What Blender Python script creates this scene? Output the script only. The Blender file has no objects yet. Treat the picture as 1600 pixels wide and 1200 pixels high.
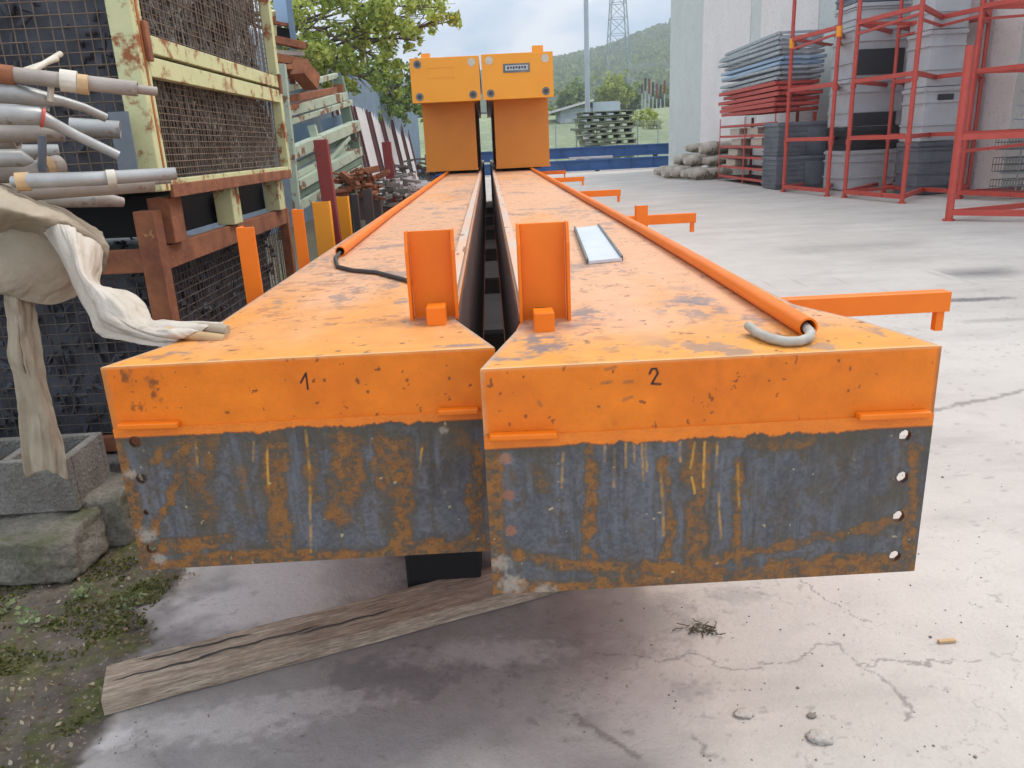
import bpy, math, random
import numpy as np
from mathutils import Vector, Matrix, noise as mnoise
random.seed(7); RNG = np.random.default_rng(7)
scn = bpy.context.scene
R = math.radians

# ------------------------------------------------------------------ camera
CAM_F, CAM_H = 1200.0, 1.5            # focal length for a 1600 px wide frame, eye height
def _n(v): v = np.array(v, float); return v/np.linalg.norm(v)
Yc = _n([(761-800)/CAM_F, (600-226)/CAM_F, -1])
_yv = 600+(CAM_F**2-39*180)/374
Zc = -_n([180/CAM_F, (600-_yv)/CAM_F, -1]); Zc = _n(Zc-Yc*np.dot(Zc, Yc)); Xc = np.cross(Yc, Zc)
M3 = np.array([Xc, Yc, Zc]); C0 = np.array([0, 0, CAM_H])
def ray(px, py): return M3@np.array([(px-800)/CAM_F, (600-py)/CAM_F, -1])
def PZ(px, py, z=0.0):
    r = ray(px, py); return C0+r*((z-CAM_H)/r[2])
def PY(px, py, Y):
    r = ray(px, py); return C0+r*(Y/r[1])
def PX(px, py, X):
    r = ray(px, py); return C0+r*(X/r[0])
cd = bpy.data.cameras.new('camera'); cam = bpy.data.objects.new('camera', cd); scn.collection.objects.link(cam)
cd.sensor_width = 36; cd.lens = 27; cd.clip_start = .05; cd.clip_end = 6000
cam.matrix_world = Matrix([list(M3[i])+[C0[i]] for i in range(3)]+[[0, 0, 0, 1]])
scn.camera = cam

# ------------------------------------------------------------------ light
SUN_EL, SUN_AZ = R(56), R(62)          # azimuth from +Y towards +X
sd = bpy.data.lights.new('sun', 'SUN'); so = bpy.data.objects.new('sun', sd); scn.collection.objects.link(so)
sd.energy = 2.0; sd.angle = R(28); sd.color = (1, .96, .9)
sdir = Vector((math.sin(SUN_AZ)*math.cos(SUN_EL), math.cos(SUN_AZ)*math.cos(SUN_EL), math.sin(SUN_EL)))
so.rotation_euler = sdir.to_track_quat('Z', 'Y').to_euler(); so.location = (5, 5, 20)
w = bpy.data.worlds.new('World'); scn.world = w; w.use_nodes = True
nt = w.node_tree; N = nt.nodes; Lk = nt.links; bg = N['Background']
sky = N.new('ShaderNodeTexSky'); sky.sky_type = 'NISHITA'; sky.sun_disc = False
sky.sun_elevation = SUN_EL; sky.sun_rotation = SUN_AZ; sky.dust_density = 3.0
bg.inputs[1].default_value = 0.12
tc = N.new('ShaderNodeTexCoord'); mp = N.new('ShaderNodeMapping'); mp.inputs['Scale'].default_value = (1.6, 1.6, 5.5)
mp.inputs['Location'].default_value = (0.35, 0.1, 0.25)
nz = N.new('ShaderNodeTexNoise'); nz.inputs['Scale'].default_value = 1.3; nz.inputs['Detail'].default_value = 8; nz.inputs['Roughness'].default_value = .52
nz.inputs['Distortion'].default_value = .4
Lk.new(tc.outputs['Generated'], mp.inputs[0]); Lk.new(mp.outputs[0], nz.inputs['Vector'])
cr = N.new('ShaderNodeValToRGB'); cr.color_ramp.elements[0].position = .45; cr.color_ramp.elements[0].color = (4.3, 5.5, 7.4, 1)
cr.color_ramp.elements[1].position = .54; cr.color_ramp.elements[1].color = (9.2, 9.2, 9.3, 1)
Lk.new(nz.outputs[0], cr.inputs[0])
mx = N.new('ShaderNodeMix'); mx.data_type = 'RGBA'; mx.inputs[0].default_value = .9
Lk.new(sky.outputs[0], mx.inputs[6]); Lk.new(cr.outputs[0], mx.inputs[7]); Lk.new(mx.outputs[2], bg.inputs[0])
scn.view_settings.view_transform = 'Standard'; scn.view_settings.look = 'None'
scn.view_settings.exposure = 0.84; scn.view_settings.gamma = 1
scn.render.engine = 'CYCLES'
scn.cycles.max_bounces = 6; scn.cycles.volume_bounces = 0

# ------------------------------------------------------------------ materials
def lin(r, g=None, b=None):
    if g is None: r, g, b = r
    def f(c):
        c /= 255.; return c/12.92 if c <= .04045 else ((c+.055)/1.055)**2.4
    return (f(r), f(g), f(b), 1)
MATS = {}
def mat(name, c1, c2=None, scale=6, rough=.6, metal=0.0, bump=0.0, c3=None, amt=.62, s3=3.0, stretch=(1, 1, 1), spec=.5, fine=None, bscale=None, attr=None, sharp=.04):
    """c1/c2 mixed by broad noise, c3 patches over it (rust, dirt, chips), optional bump"""
    m = bpy.data.materials.new(name); m.use_nodes = True; t = m.node_tree; n = t.nodes; l = t.links
    b = n['Principled BSDF']; b.inputs['Roughness'].default_value = rough; b.inputs['Metallic'].default_value = metal
    b.inputs['Specular IOR Level'].default_value = spec
    co = n.new('ShaderNodeTexCoord'); mpp = n.new('ShaderNodeMapping'); mpp.inputs['Scale'].default_value = stretch
    l.new(co.outputs['Object'], mpp.inputs[0]); V = mpp.outputs[0]
    def noi(s, d=6, r=.6):
        q = n.new('ShaderNodeTexNoise'); q.inputs['Scale'].default_value = s; q.inputs['Detail'].default_value = d
        q.inputs['Roughness'].default_value = r; l.new(V, q.inputs['Vector']); return q.outputs[0]
    def ramp(src, a, bb):
        q = n.new('ShaderNodeMapRange'); q.inputs[1].default_value = a; q.inputs[2].default_value = bb; l.new(src, q.inputs[0]); return q.outputs[0]
    def mixc(f, a, bb, mode='MIX'):
        q = n.new('ShaderNodeMix'); q.data_type = 'RGBA'; q.blend_type = mode
        if isinstance(f, float): q.inputs[0].default_value = f
        else: l.new(f, q.inputs[0])
        for i, s in ((6, a), (7, bb)):
            if isinstance(s, tuple): q.inputs[i].default_value = s
            else: l.new(s, q.inputs[i])
        return q.outputs[2]
    if attr:
        at = n.new('ShaderNodeAttribute'); at.attribute_name = attr; col = at.outputs['Color']
        f = ramp(noi(scale), .3, .7); g = n.new('ShaderNodeMix'); g.data_type = 'FLOAT'
        col = mixc(f, col, mixc(1.0, col, (.8, .8, .8, 1), 'MULTIPLY'))
    else:
        c1 = tuple(c1); c2 = tuple(c2 or [x*.75 for x in c1[:3]]+[1])
        col = mixc(ramp(noi(scale), .3, .7), c1, c2)
    if fine:
        f = ramp(noi(fine, 3, .7), .35, .65); col = mixc(f, col, mixc(1.0, col, (.62, .62, .62, 1), 'MULTIPLY'))
    if c3:
        f = ramp(noi(s3, 8, .68), amt, amt+sharp); col = mixc(f, col, tuple(c3))
        rr = n.new('ShaderNodeMapRange'); l.new(f, rr.inputs[0]); rr.inputs[3].default_value = rough; rr.inputs[4].default_value = .85; l.new(rr.outputs[0], b.inputs['Roughness'])
    l.new(col, b.inputs['Base Color'])
    if bump:
        bn = n.new('ShaderNodeBump'); bn.inputs['Strength'].default_value = min(1, bump); bn.inputs['Distance'].default_value = .02
        l.new(noi(bscale or (fine or scale*5), 5, .65), bn.inputs['Height']); l.new(bn.outputs[0], b.inputs['Normal'])
    MATS[name] = m; return m
RUST = lin(110, 58, 30)
mat('orange_paint', lin(232, 120, 16), lin(220, 108, 12), 5, .45, spec=.35, c3=lin(120, 70, 40), amt=.70, s3=9, bump=.05, bscale=60)
mat('orange_baked', 0, 0, 14, .5, spec=.35, attr='col', bump=.12, bscale=90)
mat('plate_baked', 0, 0, 26, .6, attr='col', bump=.35, bscale=90)
mat('yellow_paint', lin(232, 152, 24), lin(226, 144, 20), 2, .45, c3=lin(200, 110, 30), amt=.74, s3=6)
mat('amber_shaded', lin(204, 124, 14), lin(194, 114, 12), 2, .5, c3=lin(150, 80, 25), amt=.72, s3=5)  # deeper orange body paint, darkened for the shade under the end overhang
mat('rail_steel', lin(190, 180, 168), lin(215, 160, 120), 9, .45, .1, c3=lin(150, 90, 50), amt=.6, s3=12, stretch=(1, .2, 1))
mat('dark_steel', lin(66, 58, 56), lin(50, 44, 42), 4, .7)
mat('gap_dark', lin(80, 66, 62), lin(60, 50, 46), 3, .8)
mat('primer_gap_shade', lin(104, 78, 68), lin(84, 62, 56), 3, .75)  # brown primer tone with the darkness of the gap painted in
mat('hose', lin(176, 170, 158), lin(150, 144, 132), 30, .6)
mat('cable', lin(60, 56, 54), None, 20, .6)
mat('pale_plate', lin(205, 208, 210), lin(190, 194, 197), 8, .4, .2)
mat('red_paint', lin(186, 74, 60), lin(170, 64, 52), 6, .55, c3=lin(120, 54, 40), amt=.62, s3=5)
mat('brick_red', lin(128, 44, 40), lin(110, 40, 36), 4, .6, c3=lin(80, 44, 36), amt=.6, s3=8)
mat('rust_orange', lin(176, 104, 44), lin(140, 80, 40), 9, .85)
mat('rust', lin(150, 94, 60), lin(104, 60, 40), 8, .85, bump=.3, bscale=60, c3=lin(170, 130, 80), amt=.64, s3=6)
mat('cream_rust', lin(198, 196, 146), lin(182, 182, 136), 7, .6, c3=lin(140, 84, 46), amt=.525, s3=7, bump=.15, bscale=80, sharp=.08)
mat('pale_green', lin(170, 180, 158), lin(146, 158, 138), 5, .6, c3=lin(116, 84, 62), amt=.55, s3=6)
mat('deep_green', lin(110, 128, 108), lin(92, 108, 92), 4, .7, c3=lin(90, 66, 50), amt=.62, s3=5)
mat('blue_sheet', lin(130, 158, 180), lin(112, 140, 165), 3, .6, bump=.1)
mat('wire', lin(126, 110, 94), lin(96, 78, 62), 12, .7, .2)
mat('wire_dark', lin(92, 84, 76), lin(70, 58, 50), 12, .7, .2)
mat('scrap_dark', lin(84, 86, 94), lin(50, 48, 52), 7, .7, bump=.2)
mat('scrap_brown', lin(170, 164, 158), lin(80, 72, 68), 5, .7, c3=lin(66, 52, 46), amt=.5, s3=3)
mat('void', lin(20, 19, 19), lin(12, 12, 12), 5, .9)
mat('alu', lin(172, 171, 167), lin(142, 139, 134), 8, .42, .35, c3=lin(128, 112, 96), amt=.6, s3=7, bump=.08)
mat('alu_dirty', lin(164, 154, 144), lin(138, 126, 114), 8, .6, .15, c3=lin(120, 84, 62), amt=.6, s3=6, bump=.1)
mat('clamp_white', lin(206, 198, 182), lin(180, 168, 146), 20, .6)
mat('grey_sheet', lin(112, 120, 126), lin(96, 104, 110), 6, .6)
mat('canvas', lin(176, 162, 140), lin(146, 130, 108), 5, .9, bump=.4, bscale=220, c3=lin(140, 120, 92), amt=.6, s3=4, sharp=.2)
mat('canvas_white', lin(204, 194, 180), lin(180, 166, 148), 5, .9, bump=.35, bscale=200, c3=lin(150, 130, 104), amt=.58, s3=6, sharp=.2)
mat('wood', lin(206, 186, 162), lin(150, 130, 110), 6, .9, stretch=(1, 9, 9), bump=.7, bscale=16, c3=lin(104, 88, 74), amt=.63, s3=3.2, sharp=.1, fine=24)
mat('wood_tan', lin(196, 164, 120), lin(160, 128, 92), 8, .8)
mat('cinder', lin(150, 146, 138), lin(118, 112, 104), 7, .95, bump=1, bscale=60, c3=lin(96, 96, 76), amt=.6, s3=5, sharp=.15, fine=110)
mat('slab', lin(138, 132, 120), lin(102, 98, 86), 6, .95, bump=1, bscale=26, c3=lin(72, 74, 46), amt=.52, s3=5, sharp=.15, fine=70)
mat('corrugated', lin(150, 166, 178), lin(132, 148, 160), 2, .55, .2, c3=lin(110, 116, 120), amt=.66, s3=2)
mat('panel_white', lin(206, 200, 198), lin(190, 182, 178), 3, .8)
mat('panel_bar', lin(116, 74, 72), lin(96, 62, 60), 3, .8)
mat('bark', lin(98, 84, 66), lin(70, 60, 46), 6, .9, bump=.5)
mat('wall_pink', lin(226, 219, 214), lin(214, 208, 203), 1.2, .9, bump=.3, bscale=30, c3=lin(196, 186, 180), amt=.55, s3=14, sharp=.1)
mat('wall_grey', lin(198, 202, 196), lin(188, 192, 186), 1.5, .9, c3=lin(170, 174, 168), amt=.56, s3=10, sharp=.1)
mat('plastic_grey', lin(182, 185, 186), lin(164, 168, 170), 2, .5)
mat('plastic_dark', lin(110, 114, 121), lin(78, 82, 90), 2, .5)
mat('plastic_black', lin(52, 54, 56), None, 3, .5)
mat('silver', lin(176, 182, 184), lin(140, 148, 152), 3, .45, .3)
mat('light_blue', lin(140, 168, 194), lin(156, 178, 196), 2, .6)
mat('blue_beam', lin(54, 96, 152), lin(44, 82, 134), 1.2, .55, c3=lin(60, 80, 110), amt=.68, s3=2)
mat('sack', lin(198, 188, 174), lin(140, 128, 112), 3, .9, bump=.5, bscale=12, c3=lin(94, 92, 70), amt=.55, s3=2.2)
mat('pallet_green', lin(132, 138, 112), lin(100, 106, 84), 3, .85)
mat('shed_grey', lin(176, 184, 190), lin(160, 170, 178), 1, .7)
mat('pole_grey', lin(176, 184, 190), None, 1, .5)
mat('pylon', lin(150, 160, 162), None, 1, .6)
mat('meadow', lin(122, 136, 96), lin(150, 158, 118), .12, .95, fine=1.2)
mat('hill', lin(58, 76, 40), lin(76, 92, 48), .012, .95, fine=.08)
mat('marker', lin(40, 22, 24), None, 5, .7)
mat('bolt', lin(120, 122, 118), lin(80, 82, 80), 5, .5, .3)
mat('rubble', lin(140, 132, 122), lin(100, 92, 84), 5, .95, bump=.6, bscale=20)
mat('stone', lin(184, 177, 168), lin(158, 150, 140), 30, .9, bump=.4, bscale=60)
mat('twig', lin(96, 88, 66), None, 30, .9)
mat('teal', lin(40, 92, 84), None, 2, .7)
def leafmat(name, a, b, c):
    m = bpy.data.materials.new(name); m.use_nodes = True; t = m.node_tree; n = t.nodes; l = t.links
    bs = n['Principled BSDF']; bs.inputs['Roughness'].default_value = .6; bs.inputs['Specular IOR Level'].default_value = .3
    g = n.new('ShaderNodeNewGeometry'); r = n.new('ShaderNodeValToRGB'); l.new(g.outputs['Random Per Island'], r.inputs[0])
    r.color_ramp.elements[0].color = a; r.color_ramp.elements[1].color = c; e = r.color_ramp.elements.new(.5); e.color = b
    l.new(r.outputs[0], bs.inputs['Base Color'])
    tr = n.new('ShaderNodeBsdfTranslucent'); l.new(r.outputs[0], tr.inputs[0]); ms = n.new('ShaderNodeMixShader'); ms.inputs[0].default_value = .35
    l.new(bs.outputs[0], ms.inputs[1]); l.new(tr.outputs[0], ms.inputs[2]); l.new(ms.outputs[0], n['Material Output'].inputs[0])
    MATS[name] = m
leafmat('leaf', lin(110, 128, 50), lin(160, 174, 76), lin(194, 202, 110))
leafmat('leaf_far', lin(80, 102, 50), lin(116, 136, 64), lin(150, 162, 88))
leafmat('leaf_yellow', lin(120, 134, 60), lin(160, 168, 76), lin(180, 184, 96))
leafmat('moss_leaf', lin(60, 66, 22), lin(84, 92, 34), lin(112, 108, 54))
leafmat('weed', lin(90, 104, 66), lin(128, 142, 96), lin(150, 156, 120))
leafmat('litter', lin(104, 84, 62), lin(150, 130, 104), lin(196, 184, 160))

# ------------------------------------------------------------------ objects
def tag(o, label=None, cat=None, group=None, kind=None):
    if label: o['label'] = label
    if cat: o['category'] = cat
    if group: o['group'] = group
    if kind: o['kind'] = kind
    return o
def thing(name, label, cat, loc=(0, 0, 0), group=None):
    o = bpy.data.objects.new(name, None); scn.collection.objects.link(o); o.location = tuple(float(v) for v in loc)
    o.empty_display_size = .2
    return tag(o, label, cat, group)
def wloc(o):
    v = Vector((0, 0, 0))
    while o: v += o.location; o = o.parent
    return v
class MB:
    """collects geometry given in world coordinates"""
    def __init__(s): s.v = []; s.f = []; s.sm = []
    def add(s, vs, fs, smooth=False):
        k = len(s.v); s.v += [tuple(float(c) for c in p) for p in vs]; s.f += [tuple(i+k for i in f) for f in fs]; s.sm += [smooth]*len(fs); return s
    def box(s, x0, x1, y0, y1, z0, z1):
        return s.add([(x0, y0, z0), (x1, y0, z0), (x1, y1, z0), (x0, y1, z0), (x0, y0, z1), (x1, y0, z1), (x1, y1, z1), (x0, y1, z1)],
                     [(3, 2, 1, 0), (4, 5, 6, 7), (0, 1, 5, 4), (1, 2, 6, 5), (2, 3, 7, 6), (3, 0, 4, 7)])
    def beam(s, p, q, w, h=None, up=(0, 0, 1)):
        p = Vector([float(c) for c in p]); q = Vector([float(c) for c in q]); h = h or w; d = (q-p).normalized(); u = Vector(up)
        if abs(d.dot(u)) > .95: u = Vector((0, 1, 0)) if abs(d.y) < .9 else Vector((1, 0, 0))
        a = d.cross(u).normalized()*(w/2); b = a.cross(d).normalized()*(h/2)
        return s.add([p-a-b, p+a-b, p+a+b, p-a+b, q-a-b, q+a-b, q+a+b, q-a+b], [(3, 2, 1, 0), (4, 5, 6, 7), (0, 1, 5, 4), (1, 2, 6, 5), (2, 3, 7, 6), (3, 0, 4, 7)])
    def tube(s, pts, r, n=12, cap=True, hollow=0):
        P = [Vector([float(c) for c in p]) for p in pts]; rs = r if isinstance(r, (list, tuple)) else [r]*len(P)
        vs = []; prev = None
        for i, p in enumerate(P):
            d = (P[min(i+1, len(P)-1)]-P[max(i-1, 0)]).normalized()
            if prev is None:
                u = Vector((0, 0, 1)) if abs(d.z) < .9 else Vector((1, 0, 0)); a = d.cross(u).normalized()
            else: a = (prev-d*prev.dot(d)).normalized()
            prev = a; b = d.cross(a)
            for k in range(n):
                t = 2*math.pi*k/n; vs.append(p+(a*math.cos(t)+b*math.sin(t))*rs[i])
        fs = [(i*n+k, i*n+(k+1) % n, (i+1)*n+(k+1) % n, (i+1)*n+k) for i in range(len(P)-1) for k in range(n)]
        s.add(vs, [tuple(reversed(f)) for f in fs], True)
        m = len(P)-1
        if hollow:          # open ends: inner wall
            for e, (i, j) in enumerate(((0, 1), (m, m-1))):
                d = (P[j]-P[i]).normalized()*min(hollow, (P[j]-P[i]).length*.9); o = vs[i*n:(i+1)*n]
                inn = [P[i]+(v-P[i])*.8 for v in o]; dp = [v+d for v in inn]
                s.add(o+inn+dp, [(k, (k+1) % n, n+(k+1) % n, n+k) for k in range(n)]+[(n+k, n+(k+1) % n, 2*n+(k+1) % n, 2*n+k) for k in range(n)]+[tuple(range(2*n, 3*n))])
        elif cap: s.add(vs[:n], [tuple(range(n))]); s.add(vs[m*n:], [tuple(reversed(range(n)))])
        return s
    def prism(s, poly, z0, z1):
        n = len(poly); vs = [(x, y, z0) for x, y in poly]+[(x, y, z1) for x, y in poly]
        return s.add(vs, [tuple(reversed(range(n))), tuple(range(n, 2*n))]+[(i, (i+1) % n, n+(i+1) % n, n+i) for i in range(n)])
    def blob(s, c, r, sub=2, amp=.2, sc=1.5, seed=0):
        import bmesh
        bm = bmesh.new(); bmesh.ops.create_icosphere(bm, subdivisions=sub, radius=1); vs = []
        rr = (r, r, r) if isinstance(r, (int, float)) else r
        for v in bm.verts:
            k = 1+amp*mnoise.noise(v.co*sc+Vector((seed*7.3, seed, 0))); vs.append((c[0]+v.co.x*rr[0]*k, c[1]+v.co.y*rr[1]*k, c[2]+v.co.z*rr[2]*k))
        s.add(vs, [tuple(v.index for v in f.verts) for f in bm.faces], True); bm.free(); return s
    def build(s, name, m, parent=None, origin=None, bevel=0, seg=2):
        me = bpy.data.meshes.new(name); L = wloc(parent) if parent else Vector([float(c) for c in (origin if origin is not None else (0, 0, 0))])
        me.from_pydata([(x-L.x, y-L.y, z-L.z) for x, y, z in s.v], [], s.f); me.materials.append(MATS[m])
        me.polygons.foreach_set('use_smooth', s.sm); me.update()
        o = bpy.data.objects.new(name, me); scn.collection.objects.link(o)
        if parent: o.parent = parent
        else: o.location = L
        if bevel:
            b = o.modifiers.new('bevel', 'BEVEL'); b.width = bevel; b.segments = seg; b.limit_method = 'ANGLE'
        return o
def copy_tree(o, parent=None):
    c = o.copy(); scn.collection.objects.link(c); c.parent = parent
    for ch in [x for x in o.children]: copy_tree(ch, c)
    return c
def quads(name, m, cen, size, nrm=None, parent=None, origin=(0, 0, 0), asp=1.6):
    """many small leaf faces"""
    n = len(cen); a = RNG.normal(size=(n, 3)); a /= np.linalg.norm(a, axis=1)[:, None]
    b = np.cross(a, RNG.normal(size=(n, 3))); b /= np.linalg.norm(b, axis=1)[:, None]
    s = (size*RNG.uniform(.6, 1.3, n))[:, None]; a = a*s; b = b*s/asp
    L = wloc(parent) if parent else Vector(origin); cen = cen-np.array(L)
    V = np.stack([cen-a, cen-b, cen+a, cen+b], 1).reshape(-1, 3)
    me = bpy.data.meshes.new(name); me.vertices.add(4*n); me.vertices.foreach_set('co', V.ravel())
    me.loops.add(4*n); me.loops.foreach_set('vertex_index', np.arange(4*n)); me.polygons.add(n); me.polygons.foreach_set('loop_start', np.arange(n)*4)
    me.update(calc_edges=True); me.validate(); me.materials.append(MATS[m])
    o = bpy.data.objects.new(name, me); scn.collection.objects.link(o)
    if parent: o.parent = parent
    else: o.location = L
    return o
# ---- numpy noise and grid meshes whose colour attribute carries marks (paint chips, rust, stains) and painted girder shade
def vnoise(x, y, seed=0):
    xi = np.floor(x).astype(np.int64); yi = np.floor(y).astype(np.int64); xf = x-xi; yf = y-yi
    def h(a, b):
        k = (a*374761393+b*668265263+seed*974634777) & 0xffffffff; k = ((k ^ (k >> 13))*1274126177) & 0xffffffff; return ((k ^ (k >> 16)) & 0xffff)/65535.
    u = xf*xf*(3-2*xf); v = yf*yf*(3-2*yf)
    return (h(xi, yi)*(1-u)+h(xi+1, yi)*u)*(1-v)+(h(xi, yi+1)*(1-u)+h(xi+1, yi+1)*u)*v
def fbm(x, y, s=1, o=5, seed=0, g=.55):
    r = 0; a = 1; t = 0
    for i in range(o): r = r+a*vnoise(x*s, y*s, seed+i); t += a; a *= g; s *= 2.03
    return r/t
def sstep(a, b, x): t = np.clip((x-a)/(b-a), 0, 1); return t*t*(3-2*t)
def stroke(x, y, pts, w, soft=None, jit=0, seed=0):
    """soft mask around a polyline; w is half width in metres"""
    if jit: x = x+(fbm(x, y, 30, 3, seed)-.5)*jit; y = y+(fbm(x, y, 30, 3, seed+9)-.5)*jit
    d = np.full(x.shape, 1e9)
    for (ax, ay), (bx, by) in zip(pts[:-1], pts[1:]):
        dx, dy = bx-ax, by-ay; L = dx*dx+dy*dy+1e-12; t = np.clip(((x-ax)*dx+(y-ay)*dy)/L, 0, 1)
        d = np.minimum(d, np.hypot(x-ax-t*dx, y-ay-t*dy))
    soft = soft or w*.5
    return 1-sstep(w-soft, w+soft, d)
def spot(x, y, cx, cy, rx, ry=None, jit=.5, seed=0, soft=.35, s=None):
    ry = ry or rx; d = np.hypot((x-cx)/rx, (y-cy)/ry)+(fbm(x, y, (s or 2.5/min(rx, ry)), 4, seed)-.5)*2*jit
    return 1-sstep(1-soft, 1+soft, d)
def mixa(c, m, col, k=1.0): m = (m*k)[..., None]; return c*(1-m)+np.array(col[:3])*m
def grid(name, m, Pts, colr, parent=None, origin=(0, 0, 0), smooth=False, keep=None, attr='col'):
    """Pts (rows, cols, 3) world coordinates; colr (rows, cols, 3 or 4)"""
    r, c = Pts.shape[:2]; L = wloc(parent) if parent else Vector(origin)
    me = bpy.data.meshes.new(name); me.vertices.add(r*c); me.vertices.foreach_set('co', (Pts-np.array(L)).ravel())
    i = np.arange(r*c).reshape(r, c); F = np.stack([i[:-1, :-1], i[:-1, 1:], i[1:, 1:], i[1:, :-1]], -1).reshape(-1, 4)
    if keep is not None: F = F[keep.ravel()]
    n = len(F); me.loops.add(4*n); me.loops.foreach_set('vertex_index', F.ravel()); me.polygons.add(n); me.polygons.foreach_set('loop_start', np.arange(n)*4)
    me.polygons.foreach_set('use_smooth', np.full(n, smooth)); me.update(calc_edges=True); me.materials.append(MATS[m])
    if colr is not None:
        at = me.color_attributes.new(attr, 'FLOAT_COLOR', 'POINT'); q = np.ones((r*c, 4)); q[:, :colr.shape[-1]] = colr.reshape(r*c, -1); at.data.foreach_set('color', q.ravel())
    o = bpy.data.objects.new(name, me); scn.collection.objects.link(o)
    if parent: o.parent = parent
    else: o.location = L
    return o

# ================================================================== SETTING
def ax(*segs):                        # non uniform axis: (start, end, step)
    out = []
    for a, b, st in segs: out += list(np.arange(a, b, st))
    return np.array(out+[segs[-1][1]])
gx = ax((-900, -100, 100), (-100, -12, 8), (-12, -2.6, .4), (-2.6, -.2, .011), (-.2, 1.7, .0065), (1.7, 5.2, .026), (5.2, 16, .4), (16, 100, 8), (100, 900, 100))
gy = ax((-20, 1.2, 1), (1.2, 1.5, .011), (1.5, 2.5, .0055), (2.5, 3.2, .011), (3.2, 7, .026), (7, 20, .4), (20, 90, 4), (90, 1500, 100))
GX, GY = np.meshgrid(gx, gy); near = (np.abs(GX) < 6) & (GY > 1) & (GY < 8)
def PG(*pp): return [tuple(PZ(*p)[:2]) for p in pp]
# left edge of the concrete: earth and moss beyond it
bl = PG((90, 1200), (150, 1120), (215, 1060), (250, 1000), (235, 960), (300, 900), (290, 860), (330, 800))
by = np.array([p[1] for p in bl]); bx = np.array([p[0] for p in bl])
edge = np.interp(GY, by, bx)+(fbm(GX, GY, 5, 5, 3)-.5)*.36
dirt = 1-sstep(-.03, .03, GX-edge); dirt = np.where((GX < -2.6) & (GY < 12), 1.0, dirt); dirt = np.where(GX > 3, 0, dirt)
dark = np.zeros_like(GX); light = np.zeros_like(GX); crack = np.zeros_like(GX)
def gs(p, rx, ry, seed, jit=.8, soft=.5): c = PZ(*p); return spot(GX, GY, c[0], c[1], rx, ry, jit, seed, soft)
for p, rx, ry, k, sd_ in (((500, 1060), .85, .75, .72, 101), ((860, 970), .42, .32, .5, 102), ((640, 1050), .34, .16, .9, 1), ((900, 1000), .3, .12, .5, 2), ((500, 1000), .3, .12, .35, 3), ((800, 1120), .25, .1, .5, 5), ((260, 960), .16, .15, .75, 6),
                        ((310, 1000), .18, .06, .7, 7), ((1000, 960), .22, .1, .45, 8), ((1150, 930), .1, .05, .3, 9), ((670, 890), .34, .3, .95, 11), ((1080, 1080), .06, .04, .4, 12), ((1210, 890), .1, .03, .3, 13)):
    dark = np.maximum(dark, gs(p, rx, ry, sd_)*k)  # two broad spots and the one near the block paint girder shade; others stains
for p, rx, ry, k, sd_ in (((430, 920), .28, .26, .9, 21), ((350, 1130), .2, .07, .5, 22), ((165, 1155), .07, .04, .8, 23), ((760, 1020), .25, .06, .35, 24), ((1000, 1100), .2, .1, .3, 25), ((560, 900), .2, .2, .6, 26), ((480, 1100), .2, .05, .4, 27)):
    light = np.maximum(light, gs(p, rx, ry, sd_)*k)
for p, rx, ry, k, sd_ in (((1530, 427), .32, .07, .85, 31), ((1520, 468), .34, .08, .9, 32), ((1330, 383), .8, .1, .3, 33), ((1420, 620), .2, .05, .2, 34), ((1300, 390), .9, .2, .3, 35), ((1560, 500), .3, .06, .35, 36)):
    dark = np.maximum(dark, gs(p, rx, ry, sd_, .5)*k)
for pp, wd in ((((930, 1020), (1040, 1030), (1090, 1020), (1150, 1050), (1250, 1030), (1300, 1000), (1340, 1040), (1380, 1060), (1425, 1100), (1420, 1130)), .003), (((1425, 1040), (1470, 1035), (1530, 1032)), .0022),
               (((1340, 1040), (1400, 1030), (1440, 1040), (1480, 1030)), .002), (((1430, 648), (1500, 632), (1620, 606)), .004), (((1250, 905), (1320, 955), (1365, 975)), .0018), (((900, 1120), (1000, 1185)), .008),
               (((1080, 1150), (1110, 1185)), .006), (((1380, 1060), (1420, 1100)), .005)):
    crack = np.maximum(crack, stroke(GX, GY, PG(*pp), wd*(1.6 if wd < .003 else 1.2)+(.012 if pp[0][1] < 700 else 0), wd, .05, 5)*.55)
crack = np.maximum(crack, sstep(.74, .78, fbm(GX, GY, 24, 4, 77))*.3*near); crack = np.maximum(crack, (np.abs(fbm(GX, GY, 2.2, 5, 78)-.5) < .0016)*.25*near)
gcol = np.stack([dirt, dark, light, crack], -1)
gz = np.zeros_like(GX)-.012*(1-sstep(.0, .12, edge-GX))*0+dirt*near*((fbm(GX, GY, 9, 5, 40)-.45)*.05)+np.where(near, (fbm(GX, GY, 3, 3, 41)-.5)*.004, 0)
m = bpy.data.materials.new('ground'); m.use_nodes = True; t = m.node_tree; n = t.nodes; l = t.links; b = n['Principled BSDF']; b.inputs['Roughness'].default_value = .85
co = n.new('ShaderNodeTexCoord'); at = n.new('ShaderNodeAttribute'); at.attribute_name = 'mask'; sp = n.new('ShaderNodeSeparateColor'); l.new(at.outputs['Color'], sp.inputs[0])
def nn(s, d=8, r=.6, st=(1, 1, 1)):
    q = n.new('ShaderNodeMapping'); q.inputs['Scale'].default_value = st; l.new(co.outputs['Object'], q.inputs[0]); a = n.new('ShaderNodeTexNoise'); a.inputs['Scale'].default_value = s; a.inputs['Detail'].default_value = d; a.inputs['Roughness'].default_value = r; l.new(q.outputs[0], a.inputs['Vector']); return a.outputs[0]
def rp(src, a, bb, c=0, d=1):
    q = n.new('ShaderNodeMapRange'); q.inputs[1].default_value = a; q.inputs[2].default_value = bb; q.inputs[3].default_value = c; q.inputs[4].default_value = d; l.new(src, q.inputs[0]); return q.outputs[0]
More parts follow.
